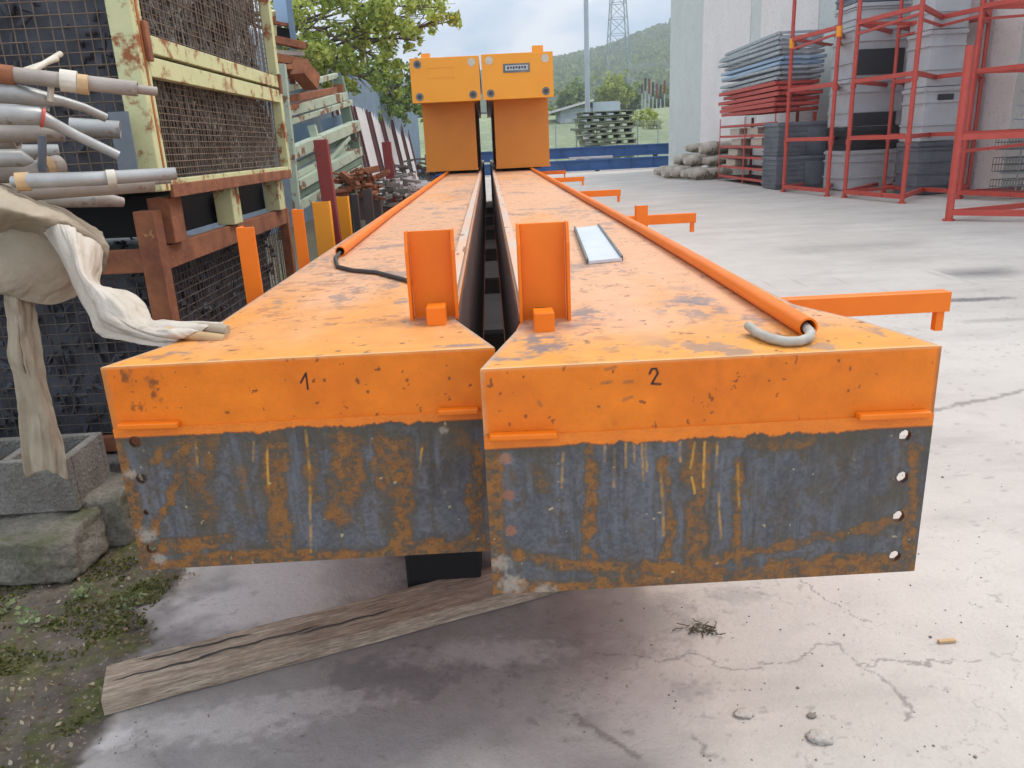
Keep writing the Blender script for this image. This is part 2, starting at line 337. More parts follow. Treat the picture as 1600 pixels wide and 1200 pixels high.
def mc(f, a, bb, mode='MIX'):
    q = n.new('ShaderNodeMix'); q.data_type = 'RGBA'; q.blend_type = mode
    if isinstance(f, float): q.inputs[0].default_value = f
    else: l.new(f, q.inputs[0])
    for i, s in ((6, a), (7, bb)):
        if isinstance(s, tuple): q.inputs[i].default_value = s
        else: l.new(s, q.inputs[i])
    return q.outputs[2]
conc = mc(rp(nn(.7), .35, .65), lin(192, 184, 174), lin(178, 170, 160))
conc = mc(rp(nn(.5, 8, .7, (1, 3.2, 1)), .5, .68, 0, .6), conc, lin(156, 148, 141))
conc = mc(rp(nn(5, 6, .7), .48, .72, 0, .25), conc, lin(150, 142, 136))
conc = mc(rp(nn(60, 4, .7), .55, .72, 0, .22), conc, lin(132, 124, 118))
conc = mc(rp(nn(140, 2, .5), .66, .74, 0, .15), conc, lin(225, 220, 212))
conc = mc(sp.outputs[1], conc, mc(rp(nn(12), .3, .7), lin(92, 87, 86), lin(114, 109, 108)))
conc = mc(sp.outputs[2], conc, lin(196, 188, 182))
conc = mc(at.outputs['Alpha'], conc, lin(92, 84, 78))
soil = mc(rp(nn(9, 8, .7), .35, .65), lin(64, 57, 49), lin(96, 86, 74))
soil = mc(rp(nn(5, 8, .7), .47, .58), soil, mc(rp(nn(30), .4, .6), lin(60, 64, 24), lin(86, 84, 38)))
soil = mc(rp(nn(70, 3, .7), .6, .68, 0, .5), soil, lin(170, 158, 138))
l.new(mc(sp.outputs[0], conc, soil), b.inputs['Base Color'])
bn = n.new('ShaderNodeBump'); bn.inputs['Strength'].default_value = .5; bn.inputs['Distance'].default_value = .012; l.new(nn(45, 6, .7), bn.inputs['Height']); l.new(bn.outputs[0], b.inputs['Normal'])
MATS['ground'] = m
GP = np.stack([GX, GY, gz], -1)
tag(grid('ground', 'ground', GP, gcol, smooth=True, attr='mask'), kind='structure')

# meadow slope and hill behind the yard
def terr(x, y): return .085*np.clip(y-47, 0, 60)+.03*np.clip(y-107, 0, 300)
mxs = np.linspace(-160, 260, 90); mys = ax((46, 110, 3), (110, 460, 18)); A, B = np.meshgrid(mxs, mys)
Zt = terr(A, B)+(fbm(A, B, .09, 4, 5)-.5)*np.clip(B-47, 0, 10)*.12-.05*(B < 47)
tag(grid('meadow', 'meadow', np.stack([A, B, Zt], -1), None, smooth=True), kind='structure')
sk = [PY(*p, 760) for p in ((560, 128), (700, 118), (860, 97), (905, 90), (950, 78), (1000, 58), (1052, 38), (1100, 18), (1250, -30), (1700, -60))]
skx = [-1400]+[p[0] for p in sk]+[1600]; skz = [30]+[p[2] for p in sk]+[150]
def hillz(x, y):
    top = np.interp(x, skx, skz); u = np.clip((y-380)/380, 0, 1); return 14+(top-14)*(u**.8)-np.clip(y-760, 0, 900)*.25
hxs = np.linspace(-1400, 1600, 150); hys = np.linspace(360, 1100, 60); A, B = np.meshgrid(hxs, hys)
tag(grid('hill', 'hill', np.stack([A, B, hillz(A, B)+(fbm(A, B, .01, 4, 8)-.5)*16], -1), None, smooth=True), kind='structure')
# forest on the hill: one mass of crowns made of leaf clumps
fx = RNG.uniform(20, 330, 5200); fy = 400+360*RNG.uniform(0, 1, 5200)**.8; fz = hillz(fx, fy)
cen = []
for x, y, z in zip(fx, fy, fz):
    k = 14; d = RNG.normal(size=(k, 3)); d /= np.linalg.norm(d, axis=1)[:, None]; r = random.uniform(2.2, 4.2); cen.append(np.array([x, y, z+r*.5])+d*np.array([r, r, r*.9]))
tag(quads('forest', 'leaf_far', np.concatenate(cen), 1.7, asp=1.2, origin=(150, 500, 20)), kind='stuff', label='distant green forest covering the hillside', cat='forest')

# ================================================================== ORANGE GIRDERS
T = 1.07
ORA = np.array(lin(230, 122, 18)[:3]); ORT = np.array(lin(222, 148, 72)[:3]); PINK = np.array(lin(216, 166, 130)[:3])
SCUF = lin(120, 112, 112); STEEL = np.array(lin(100, 99, 103)[:3]); RU = np.array(lin(142, 92, 36)[:3]); RU2 = np.array(lin(92, 70, 42)[:3]); YD = lin(218, 160, 48)
def top_plate(parent, yk, xl, xr, side, marks, z=T):
    y0 = yk; dy = [y0]; st = .006
    while dy[-1] < 22: dy.append(dy[-1]+st); st = st*1.0035 if dy[-1] > 2.2 else st
    ys = np.array(dy); u = np.linspace(0, 1, 150); U, Y = np.meshgrid(u, ys)
    L = np.interp(Y, *xl); Rr = np.interp(Y, *xr)
    if side > 0: Yf = Y+0  # front edge is straight
    X = L+(Rr-L)*U
    c = np.ones(X.shape+(3,))*ORT
    c = mixa(c, sstep(.35, .75, fbm(X, Y*.35, 3, 4, 4+side)+.25*sstep(1.9, 3.2, Y)), PINK, .8)
    c = mixa(c, 1-sstep(1.7, 2.0, Y+fbm(X, Y, 4, 3, 2)*.25), ORA*np.array([.9, 1.5, 4.5]), .75)
    # scuffs: rubbed patches with streaks running across
    f = fbm(X*1.1, Y*.9, 8, 6, 31+side, .68); area = sstep(.45, .62, fbm(X, Y*.6, 2.6, 3, 51+side))
    c = mixa(c, sstep(.575, .60, f)*area, SCUF, .6)
    c = mixa(c, sstep(.63, .66, fbm(X*.8, Y*1.2, 26, 5, 71+side, .65))*sstep(.42, .6, fbm(X, Y, 3, 2, 9)), lin(150, 100, 76), .6)
    c = mixa(c, (fbm(X, Y, 45, 3, 90+side) > .79), lin(90, 60, 44), .8)
    for (p, rx, ry, k) in marks:
        q = PZ(*p, z); rag = sstep(.44, .54, fbm(X*1.2, Y*1.1, 20, 5, int(p[0]), .7)); c = mixa(c, spot(X, Y, q[0], q[1], rx, ry, .7, int(p[0]), .5)*rag, SCUF, k)
    # worn bright edges
    e = np.minimum(np.abs(X-L), np.abs(Rr-X)); c = mixa(c, (1-sstep(.002, .006, e-fbm(X, Y, 20, 3, 6)*.006)), lin(176, 150, 128), .8)
    c = mixa(c, (1-sstep(.002, .007, Y-y0-fbm(X, Y, 26, 3, 16)*.006)), lin(214, 178, 128), .9)
    for cx in (marks and CHX[side],): # dust around welded channel foot
        c = mixa(c, spot(X, Y, cx[0], cx[1], .10, .05, .6, 5, .5), SCUF, .5)
    return grid('top_plate', 'orange_baked', np.stack([X, Y, np.full(X.shape, z)+(fbm(X, Y, 1.5, 2, 3)-.5)*.003*(Y > y0+.02)], -1), c, parent)
CHX = {1: (.125, 1.83), -1: (-.15, 1.95)}
def face_grid(xa, xb, za, zb, Y, step=.0022):
    xs = np.linspace(xa, xb, int((xb-xa)/step)); zs = np.linspace(za, zb, int((zb-za)/step)); return np.meshgrid(xs, zs)
def upper_face(parent, x0, x1, z0, Y, side):
    X, Z = face_grid(x0, x1, z0, T-.0003, Y); c = np.ones(X.shape+(3,))*ORA
    c = mixa(c, sstep(.4, .7, fbm(X, Z, 5, 5, 3+side)), ORA*np.array([.9, .82, .8]), .8)
    c = mixa(c, (fbm(X, Z, 60, 3, 14+side) > .80), lin(110, 60, 30), .8)
    c = mixa(c, sstep(.6, .8, fbm(X*1.5, Z, 9, 5, 24+side)), lin(196, 96, 24), .5)
    def q(*pp): return [(float(PY(*p, Y)[0]), float(PY(*p, Y)[2])) for p in pp]
    ink = lin(34, 18, 20)
    if side < 0:
        c = mixa(c, stroke(X, Z, q((470, 598), (478, 583), (481, 608)), .0024, .0010), ink, 1)
        for p, r in (((507, 594), .004), ((558, 594), .005), ((636, 594), .004), ((702, 591), .004), ((575, 612), .004), ((560, 598), .004)):
            a = q(p)[0]; c = mixa(c, spot(X, Z, a[0], a[1], r*.8, r, .6, int(p[0]), .4), lin(80, 50, 34), .8)
        for p, r in (((245, 605), .02), ((238, 632), .014), ((195, 590), .016), ((215, 640), .012)):
            a = q(p)[0]; c = mixa(c, spot(X, Z, a[0], a[1], r, r*1.3, .9, int(p[0]), .5)*sstep(.45, .6, fbm(X, Z, 70, 4, 3)), lin(110, 66, 34), .8)
        c = mixa(c, (1-sstep(0, .02, X-x0+(fbm(X, Z, 14, 4, 8)-.5)*.03)), lin(170, 120, 70), .7)
    else:
        c = mixa(c, stroke(X, Z, q((1015, 584), (1018, 577), (1025, 576), (1028, 583), (1018, 600), (1032, 600)), .0024, .0010), ink, 1)
        c = mixa(c, stroke(X, Z, q((1240, 556), (1246, 556), (1243, 568)), .0013, .001), ink, .7)
        for pp in (((946, 578), (962, 573)), ((940, 598), (955, 596)), ((975, 597), (990, 595)), ((975, 625), (988, 620)), ((842, 628), (846, 634))):
            c = mixa(c, stroke(X, Z, q(*pp), .003, .003, .006, 4), lin(120, 84, 60), .6)
        c = mixa(c, (1-sstep(0, .012, X-x0+(fbm(X, Z, 14, 4, 8)-.5)*.02)), lin(190, 150, 110), .6)
        c = mixa(c, (1-sstep(0, .01, x1-X+(fbm(X, Z, 14, 4, 8)-.5)*.02)), lin(150, 100, 60), .7)
    c = mixa(c, 1-sstep(0, .006, T-Z-.003*fbm(X, Z, 40, 3, 4)), lin(236, 160, 100), .6)
    return grid('front_face', 'orange_baked', np.stack([X, np.full(X.shape, Y), Z], -1), c, parent)
def end_plate(parent, x0, x1, z0, z1, Y, side, holes):
    X, Z = face_grid(x0, x1, z0, z1, Y); c = np.ones(X.shape+(3,))*STEEL
    def q(*pp): return [(float(PY(*p, Y)[0]), float(PY(*p, Y)[2])) for p in pp]
    c = mixa(c, sstep(.35, .7, fbm(X*3, Z, 5, 6, 3+side)), lin(84, 84, 88), .75)
    c = mixa(c, sstep(.52, .70, fbm(X*2.6, Z*.5, 9, 6, 5+side, .65)), lin(92, 80, 62), .7)
    c = mixa(c, sstep(.60, .72, fbm(X, Z, 9, 6, 15+side, .7)), lin(70, 66, 66), .6)
    c = c*(1-.30*sstep(.35, .7, fbm(X, Z, 150, 3, 6)))[..., None]; c = mixa(c, sstep(.55, .75, fbm(X*5, Z*.5, 12, 5, 66+side)), lin(66, 62, 60), .6)
    c = mixa(c, sstep(.62, .70, fbm(X*1.5, Z, 34, 4, 67+side)), lin(82, 66, 46), .55); rn = fbm(X, Z, 26, 5, 33+side, .62)
    rust = np.zeros_like(X)
    def rs(pp, w, k=1.0, jit=.03): 
        nonlocal rust; rust = np.maximum(rust, stroke(X, Z, q(*pp), w, w*.7, jit, int(pp[0][0]))*k)
    edgeb = 1-sstep(.012, .05, Z-z0+(fbm(X, Z, 12, 4, 7)-.5)*.05); rust = np.maximum(rust, edgeb)
    edgel = 1-sstep(.012, .035, X-x0+(fbm(X, Z, 14, 4, 17)-.5)*.04); rust = np.maximum(rust, edgel)
    if side < 0:
        for pp, wd, k in ((((290, 700), (270, 770), (240, 830)), .012, .95), (((330, 670), (250, 700), (240, 720)), .014, .8), (((305, 690), (265, 725)), .016, .7), (((330, 690), (300, 760), (330, 800)), .04, .55), (((430, 690), (425, 760), (440, 850)), .035, .85),
                          (((380, 700), (390, 800)), .03, .5), (((535, 690), (545, 740), (530, 800)), .04, .9), (((480, 680), (490, 780)), .02, .55), (((600, 690), (630, 740), (625, 850)), .028, .9), (((590, 720), (615, 790)), .02, .7),
                          (((640, 690), (640, 760)), .02, .7), (((700, 660), (730, 700)), .03, .7), (((745, 690), (750, 860)), .012, .9), (((735, 760), (738, 840)), .008, .8), (((225, 860), (290, 850), (330, 845)), .02, .9), (((620, 850), (740, 850)), .018, .9),
                          (((300, 855), (350, 840)), .02, .8), (((570, 680), (650, 700)), .03, .6)):
            rs(pp, wd, k)
    else:
        for pp, wd, k in ((((920, 690), (925, 760), (915, 830)), .014, .85), (((925, 800), (915, 865)), .012, 1), (((1035, 720), (1045, 810), (1040, 890)), .016, .75), (((1090, 690), (1095, 770), (1085, 900)), .030, .8), (((1150, 720), (1150, 890)), .012, .7), (((1100, 700), (1080, 740)), .03, .7),
                          (((780, 860), (1000, 900)), .015, .7), (((870, 880), (1000, 885), (1100, 893)), .02, .85), (((1080, 880), (1250, 845), (1400, 815)), .014, .75), (((1200, 885), (1420, 870)), .02, .85), (((1430, 700), (1420, 880)), .018, .85), (((1180, 690), (1260, 690)), .02, .8),
                          (((1280, 760), (1300, 700), (1340, 680)), .03, .45), (((1290, 780), (1340, 800), (1400, 780)), .035, .45), (((830, 730), (850, 760)), .02, .6), (((770, 700), (775, 900)), .02, .9), (((785, 760), (820, 745)), .02, .4), (((1360, 830), (1420, 800)), .02, .8), (((900, 850), (930, 865)), .012, .8)):
            rs(pp, wd, k)
    sv = fbm(X*3.2, Z*.55, 14, 5, 43+side, .6); f2 = fbm(X, Z, 60, 4, 61+side, .7); f3 = fbm(X, Z, 110, 3, 62, .7)
    q_ = rust*.55+rn*.28+sv*.38
    c = mixa(c, sstep(.30, .62, q_)*np.clip(rust*1.8, 0, 1), lin(78, 70, 56), .75)
    rm = sstep(.56, .80, q_)*np.clip(rust*2.2, 0, 1)
    c = mixa(c, rm*sstep(.30, .55, f2), RU2, .9); c = mixa(c, rm*sstep(.40, .62, f2), RU, .9); c = mixa(c, rm*sstep(.52, .70, f3), lin(178, 112, 36), .75)
    c = mixa(c, sstep(.45, .9, q_)*sstep(.58, .68, f3), lin(60, 46, 38), .7)
    c = mixa(c, sstep(.56, .72, sv)*sstep(.45, .6, f2)*(1-rm), lin(96, 80, 52), .55)
    c = mixa(c, sstep(.60, .75, fbm(X*4, Z*.4, 18, 4, 47+side))*(1-rm), lin(110, 114, 122), .35)
    # ragged band of grime under the paint line and thin yellow paint drips
    c = mixa(c, (1-sstep(.01, .05, (z1-.012-Z)+(fbm(X*2, Z, 14, 4, 81)-.5)*.07)), lin(74, 68, 54), .75)
    drips = (((478, 672), (484, 740), (486, 862)), ((397, 690), (395, 720)), ((418, 700), (420, 760)), ((306, 690), (310, 730)), ((660, 700), (655, 730))) if side < 0 else \
        (((1031, 725), (1036, 800), (1037, 835)), ((1085, 690), (1078, 730)), ((1080, 745), (1086, 770)), ((1122, 770), (1126, 840)), ((1152, 725), (1154, 790)), ((960, 700), (958, 760)), ((978, 692), (978, 730)), ((990, 692), (991, 722)), ((1002, 690), (1005, 750)), ((1008, 690), (1010, 735)),
         ((945, 694), (945, 720)), ((1062, 690), (1063, 720)), ((1100, 690), (1098, 760)), ((880, 705), (878, 760)), ((1120, 690), (1118, 730)))
    for i, pp in enumerate(drips):
        c = mixa(c, stroke(X, Z, q(*pp), .0030 if len(pp) > 2 else .0022, .002, .004, i)*(.25+.75*sstep(.35, .6, fbm(X, Z, 45, 3, 5+i)))*(.55+.45*((i*7) % 5)/4), YD, .8)
    c = mixa(c, (fbm(X, Z, 70, 2, 44) > .90), lin(196, 176, 130), .7)
    for p, r in ((((790, 715), .010), ((783, 880), .016), ((800, 912), .02), ((850, 925), .018)) if side > 0 else (((230, 835), .016), ((205, 740), .010), ((250, 872), .012), ((693, 672), .008))):
        a = q(p)[0]; c = mixa(c, spot(X, Z, a[0], a[1], r*1.2, r, .9, int(p[0]), .6), lin(170, 160, 146), .65)
    if side > 0:
        for p in ((790, 716), (795, 773), (798, 828)):
            a = q(p)[0]; c = mixa(c, spot(X, Z, a[0], a[1], .012, .012, .3, 3, .2), lin(150, 96, 70), .8)
    # ragged lower edge of the orange paint
    lim = z1-.016+(fbm(X, Z*.5, 26, 5, 91+side, .7)-.5)*.034*sstep(x0+.1, x0+.3, X)*(1-sstep(x1-.2, x1-.1, X))-(.012 if side > 0 else .006)
    c = mixa(c, sstep(-.0015, .0015, Z-lim), ORA, 1.0); c = mixa(c, sstep(-.003, 0, Z-lim)*(1-sstep(0, .004, Z-lim)), lin(90, 60, 40), .8)
    xm = (X[:-1, :-1]+X[1:, 1:])/2; zm = (Z[:-1, :-1]+Z[1:, 1:])/2; keep = np.ones(xm.shape, bool)
    for p, r in holes:
        a = q(p)[0]; keep &= np.hypot(xm-a[0], zm-a[1]) > r
        c = mixa(c, 1-sstep(r, r+.003, np.hypot(X-a[0], Z-a[1])), lin(80, 56, 40), .8)
    zz = (fbm(X, Z, 5, 3, 3)-.5)*.002
    o = grid('end_plate', 'plate_baked', np.stack([X, Y-.002+zz*0, Z], -1) if False else np.stack([X, np.full(X.shape, Y-.003), Z], -1), c, parent, keep=keep)
    s_ = o.modifiers.new('thickness', 'SOLIDIFY'); s_.thickness = .012; s_.offset = -1
    return o
def girder(side):
    if side > 0:
        t = thing('crane_girder', 'orange crane girder on the right with a handwritten 2 on its front end', 'girder', (.42, 1.48, 0), 'orange crane girders lying side by side')
        x0, x1, Y, zb, zp = -.038, .900, 1.482, .553, .925; bx0, bx1 = .062, .77
        xl = ([1.48, 1.86, 30], [-.038, .062, .062]); xr = ([1.48, 1.73, 1.94, 30], [.900, .85, .77, .77])
        marks = [((900, 545), .09, .02, .9), ((800, 560), .05, .02, .9), ((850, 545), .06, .04, .9), ((840, 530), .08, .05, .9), ((920, 490), .05, .08, .8), ((1080, 480), .08, .12, .7), ((1150, 500), .1, .08, .6), ((890, 330), .1, .5, .5), ((1090, 470), .05, .08, .8), ((1230, 480), .03, .2, .6), ((1250, 560), .1, .02, .6), ((930, 420), .1, .1, .3)]
    else:
        t = thing('crane_girder', 'orange crane girder on the left with a handwritten 1 on its front end', 'girder', (-.43, 1.65, 0), 'orange crane girders lying side by side')
        x0, x1, Y, zb, zp = -.876, -.006, 1.652, .566, .925; bx0, bx1 = -.752, -.105
        xl = ([1.65, 1.84, 2.08, 30], [-.876, -.80, -.752, -.752]); xr = ([1.65, 1.96, 30], [-.006, -.105, -.105])
        marks = [((720, 540), .06, .012, .8), ((270, 555), .04, .03, .8), ((430, 545), .05, .02, .5), ((628, 470), .018, .05, .9), ((500, 410), .03, .2, .6), ((690, 400), .1, .2, .4), ((430, 475), .03, .1, .6), ((600, 420), .1, .3, .3), ((720, 300), .12, 1.0, .5)]
    top_plate(t, Y, xl, xr, side, marks)
    # thick edge of the top plate following its outline
    poly = [(float(np.interp(y, *xl)), y) for y in (Y, Y+.19, Y+.30, Y+.43, 22)][::-1]+[(float(np.interp(y, *xr)), y) for y in (Y, Y+.25, Y+.31, Y+.46, 22)]
    poly = poly[::-1]
    MB().prism([(x, y+(.002 if y < 2 and y == Y else 0)) for x, y in reversed(poly)], T-.016, T-.0035).build('top_flange', 'orange_paint', t)
    upper_face(t, x0, x1, zp-.004, Y, side)
    holes = [((1413, 680), .0125), ((1409, 745), .0125), ((1403, 806), .0125), ((1397, 868), .0125)] if side > 0 else [((212, 690), .013), ((222, 747), .012), ((229, 800), .006), ((238, 856), .013)]
    end_plate(t, x0, x1, zb, zp, Y, side, holes)
    b = MB(); b.box(x0+.001, x1-.001, Y+.001, Y+.014, zp, T-.017).build('head_plate', 'orange_paint', t)
    b = MB(); b.box(bx0+.005, bx1-.005, Y+.015, 2.75, zb+.03, T-.018); b.add([], []); b.build('head_box', 'orange_paint', t)
    b = MB(); b.box(bx0+.005, bx1-.005, 2.752, 22, .17, T-.018); b.build('body', 'orange_paint', t)
    xi = bx0 if side > 0 else bx1; q_ = MB(); q_.box(xi-.003*(side > 0), xi+.003*(side < 0), 2.752, 22, .17, T-.02); q_.box(xi-.003*(side > 0), xi+.003*(side < 0), 1.99, 2.751, zb+.03, T-.02); q_.build('inner_web_shade_skin', 'primer_gap_shade', t)
    b = MB(); b.box(bx0-.01, bx1+.01, 2.75, 22, .15, .168); b.build('bottom_flange', 'orange_paint', t)
    # small welded stops at the ends of the paint line
    for (pa, pb) in ((((765, 684), (870, 680)), ((1340, 652), (1452, 647))) if side > 0 else (((186, 667), (280, 664)), ((684, 645), (748, 642)))):
        a = PY(*pa, Y-.012); c_ = PY(*pb, Y-.012)
        MB().beam((a[0], Y-.012, a[2]+.002), (min(c_[0], x1-.004), Y-.012, c_[2]+.002), .022, .013).build('weld_stop', 'orange_paint', t, bevel=.003)
    # conduit with hose
    if side > 0:
        MB().tube([(.672, 1.600, T+.022), (.690, 2.5, T+.022), (.70, 3.6, T+.022), (.71, 22, T+.022)], .0215, 16, hollow=.1).build('conduit', 'orange_paint', t)
        MB().tube([(.684, 1.75, T+.021), (.676, 1.63, T+.020), (.668, 1.575, T+.017), (.652, 1.545, T+.014), (.628, 1.530, T+.012), (.600, 1.53, T+.012), (.578, 1.56, T+.012), (.566, 1.61, T+.013), (.562, 1.66, T+.018)], .0105, 12).build('hose', 'hose', t)
    else:
        MB().tube([(-.652, 3.33, T+.022), (-.67, 5.2, T+.022), (-.67, 22, T+.022)], .022, 16, hollow=.1).build('conduit', 'orange_paint', t)
        MB().tube([(-.655, 3.5, T+.02), (-.654, 3.34, T+.018), (-.65, 3.2, T+.010), (-.60, 2.98, T+.008), (-.52, 2.86, T+.008), (-.42, 2.78, T+.008), (-.32, 2.62, T+.008), (-.22, 2.45, T+.008), (-.14, 2.4, T+.008)], [.008]*9, 8).build('cable', 'cable', t)
    # channel bracket and its foot
    if side > 0: cx0, cx1, cyf, cyb, hh = .060, .188, 1.878, 1.925, .243
    else: cx0, cx1, cyf, cyb, hh = -.224, -.098, 1.972, 2.02, .228
    for (a, b_) in ((cx0, cx0+.008), (cx1-.008, cx1)):
        pr = MB(); k = .025
        yz = [(cyf, T-.002), (cyb, T-.002), (cyb, T+hh), (cyf+k*.7, T+hh), (cyf, T+hh-k*2)]
        pr.add([(a, y, z) for y, z in yz]+[(b_, y, z) for y, z in yz], [(0, 1, 2, 3, 4), (9, 8, 7, 6, 5)]+[((i+1) % 5, i, 5+i, 5+(i+1) % 5) for i in range(5)])
        pr.build('bracket_flange', 'orange_paint', t, bevel=.0015)
    MB().box(cx0+.009, cx1-.009, cyb-.009, cyb-.001, T-.002, T+hh-.002).build('bracket_web', 'orange_paint', t, bevel=.0015)
    mxx = (.114 if side > 0 else -.151); fy = cyf-.105 if side > 0 else cyf-.07
    MB().box(mxx-.024, mxx+.024, fy, fy+.062, T-.002, T+.046).build('bracket_foot', 'orange_paint', t, bevel=.003)
    MB().box(mxx-.013, mxx+.013, fy+.062, cyb-.01, T+.006, T+.03).build('foot_bar', 'dark_steel', t)
    # flat rail along the inner edge
    ra, rb = ((.066, .104) if side > 0 else (-.150, -.112))
    MB().box(ra, rb, 2.06, 22, T-.002, T+.028).build('rail', 'rail_steel', t, bevel=.002)
    if side > 0:
        # walkway brackets sticking out: top at z 1.0
        def outr(ya, xe, dy, ang=0.0):
            mb = MB(); ht = .062; z1 = 1.005; mb.box(.772, xe, ya, ya+.008, z1-ht, z1); mb.box(.772, xe, ya+.008, ya+.05, z1-.008, z1)
            o = mb.build('walkway_bracket', 'orange_paint', t, bevel=.0015)
            for fx, dz, w2 in ((.42, .028, .018), (.965, .062, .024)):
                xx = .772+(xe-.772)*fx; l_ = MB(); l_.box(xx-w2/2, xx+w2/2, ya+.010, ya+.035, z1-ht-dz, z1-.01); q = l_.build('bracket_leg', 'orange_paint', o)
            return o
        for (pxe, pye) in ((1488, 456), (1088, 333), (970, 296), (913, 276), (884, 266)):
            q = PZ(pxe, pye, 1.005); outr(float(q[1]), float(q[0]), 0)
        q = PZ(978, 348, T); b = MB(); b.box(.775, .835, q[1], q[1]+.006, T-.05, T+.085); b.box(.775, .781, q[1]+.006, q[1]+.06, T-.05, T+.085); b.build('edge_angle', 'orange_paint', t)
        c_ = [PZ(*p, T+.012) for p in ((898, 356), (935, 352), (972, 403), (918, 408))]
        MB().add([tuple(v) for v in c_]+[(v[0], v[1], T+.001) for v in c_], [(3, 2, 1, 0), (0, 1, 5, 4), (1, 2, 6, 5), (2, 3, 7, 6), (3, 0, 4, 7)]).build('data_plate', 'pale_plate', t)
        for a, bq in ((c_[0], c_[3]), (c_[1], c_[2])): MB().beam((a[0], a[1], T+.011), (bq[0], bq[1], T+.011), .008, .018).build('plate_rim', 'bolt', t)
    else:
        for (pl, pr_, pt, yy) in ((368, 396, 356, 2.52), (455, 473, 328, 3.32)):
            a = PY(pl, pt, yy); c_ = PY(pr_, pt-2, yy); 
            mb = MB(); mb.box(a[0], c_[0], yy, yy+.008, .85, a[2]); mb.box(a[0], a[0]+.008, yy+.008, yy+.06, .85, a[2]); mb.box(c_[0]-.02, bx0+.004, yy+.010, yy+.03, .86, .93)
            mb.build('upright_bracket', 'orange_paint', t, bevel=.0015)
    return t
girder(1); girder(-1)

# yellow girders stacked on top
def yellow(side):
    Yp, Yb = 12.3, 12.95
    if side > 0:
        t = thing('crane_girder', 'yellow crane girder stacked on the right, with a small dark name plate on its end', 'girder', (.5, Yp, T), 'yellow crane girders stacked on the orange ones')
        L = [PY(752, 86, Yp), PY(865, 79, Yp), PY(864, 150, Yp), PY(757, 158, Yp)]; bxa, bxb = PY(771, 158, Yb)[0], PY(856, 153, Yb)[0]
    else:
        t = thing('crane_girder', 'yellow crane girder stacked on the left, with a blank welded frame on its end', 'girder', (-.5, Yp, T), 'yellow crane girders stacked on the orange ones')
        L = [PY(640, 92, Yp), PY(749, 86, Yp), PY(748, 156, Yp), PY(644, 163, Yp)]; bxa, bxb = PY(659, 163, Yb)[0], PY(741, 158, Yb)[0]
    x0 = (L[0][0]+L[3][0])/2-(.012 if side > 0 else 0); x1 = (L[1][0]+L[2][0])/2+(0 if side > 0 else .012); zt = (L[0][2]+L[1][2])/2; zb = (L[2][2]+L[3][2])/2
    # end plate with real round bolt holes
    X, Z = face_grid(x0, x1, zb, zt, Yp, .014); xm = (X[:-1, :-1]+X[1:, 1:])/2; zm = (Z[:-1, :-1]+Z[1:, 1:])/2; keep = np.ones(xm.shape, bool)
    o = MB().box(x0, x1, Yp, Yp+.03, zb, zt).build('end_plate', 'yellow_paint', t, bevel=.006)
    for fx in (.11, .89):
        for fz in (.14, .86):
            cx, cz = x0+(x1-x0)*fx, zb+(zt-zb)*fz
            b = MB(); b.tube([(cx, Yp-.006, cz), (cx, Yp+.002, cz)], .058, 16).build('bolt_ring', 'clamp_white' if fz > .5 and (fx < .5) == (side > 0) or (fz > .5 and side > 0) else 'bolt', t)
            MB().tube([(cx, Yp-.012, cz), (cx, Yp-.005, cz)], .030, 12).build('bolt_hole', 'clamp_white' if fz > .5 and ((fx < .5) == (side > 0) or side > 0) else 'plastic_black', t)
    MB().box(x0+.06, x1-.06, Yp+.031, 21, zb+.02, zt-.012).build('upper_box', 'yellow_paint', t)
    MB().box(x0, x1, Yp+.031, 21, zt-.011, zt+.003).build('top_flange', 'yellow_paint', t)
    MB().box(bxa, bxb, Yb, 21, T+.075, zb+.019).build('body', 'amber_shaded', t)
    MB().box(bxa-.01, bxb+.01, Yb-.02, 21, T+.05, T+.074).build('bottom_flange', 'amber_shaded', t)
    for y_ in (13.6, 16.5, 19.5): MB().box(bxa+.1, bxb-.1, y_, y_+.1, T+.004, T+.049).build('packing', 'dark_steel', t)
    if side > 0:
        a = PY(786, 100, Yp); c_ = PY(828, 112, Yp); pl = MB().box(a[0], c_[0], Yp-.01, Yp-.001, c_[2], a[2]).build('name_plate', 'bolt', t)
        MB().box(a[0]+.03, c_[0]-.03, Yp-.013, Yp-.0105, c_[2]+.03, a[2]-.025).build('name_field', 'plastic_grey', pl)
        nx = 7
        for i in range(nx):
            xx = a[0]+.05+(c_[0]-a[0]-.1)*(i+.5)/nx; MB().box(xx-.014, xx+.014, Yp-.016, Yp-.0135, c_[2]+.045+(i % 2)*.008, a[2]-.04).build('letter', 'plastic_black', pl)
        a = PY(832, 80, Yp+.1); MB().box(a[0], a[0]+.16, Yp+.1, Yp+.25, zt+.004, zt+.10).build('lug', 'yellow_paint', t)
    else:
        a = PY(668, 106, Yp); c_ = PY(709, 121, Yp)
        fr = MB(); 
        for s_ in ((a[0], c_[0], a[2]-.008, a[2]), (a[0], c_[0], c_[2], c_[2]+.008), (a[0], a[0]+.008, c_[2], a[2]), (c_[0]-.008, c_[0], c_[2], a[2])): fr.box(s_[0], s_[1], Yp-.005, Yp+.001, s_[2], s_[3])
        fr.build('plate_frame', 'yellow_paint', t)
        a = PY(658, 92, Yp+.1); MB().box(a[0], a[0]+.13, Yp+.1, Yp+.25, zt+.004, zt+.07).build('lug', 'yellow_paint', t)
    return t
yellow(1); yellow(-1)
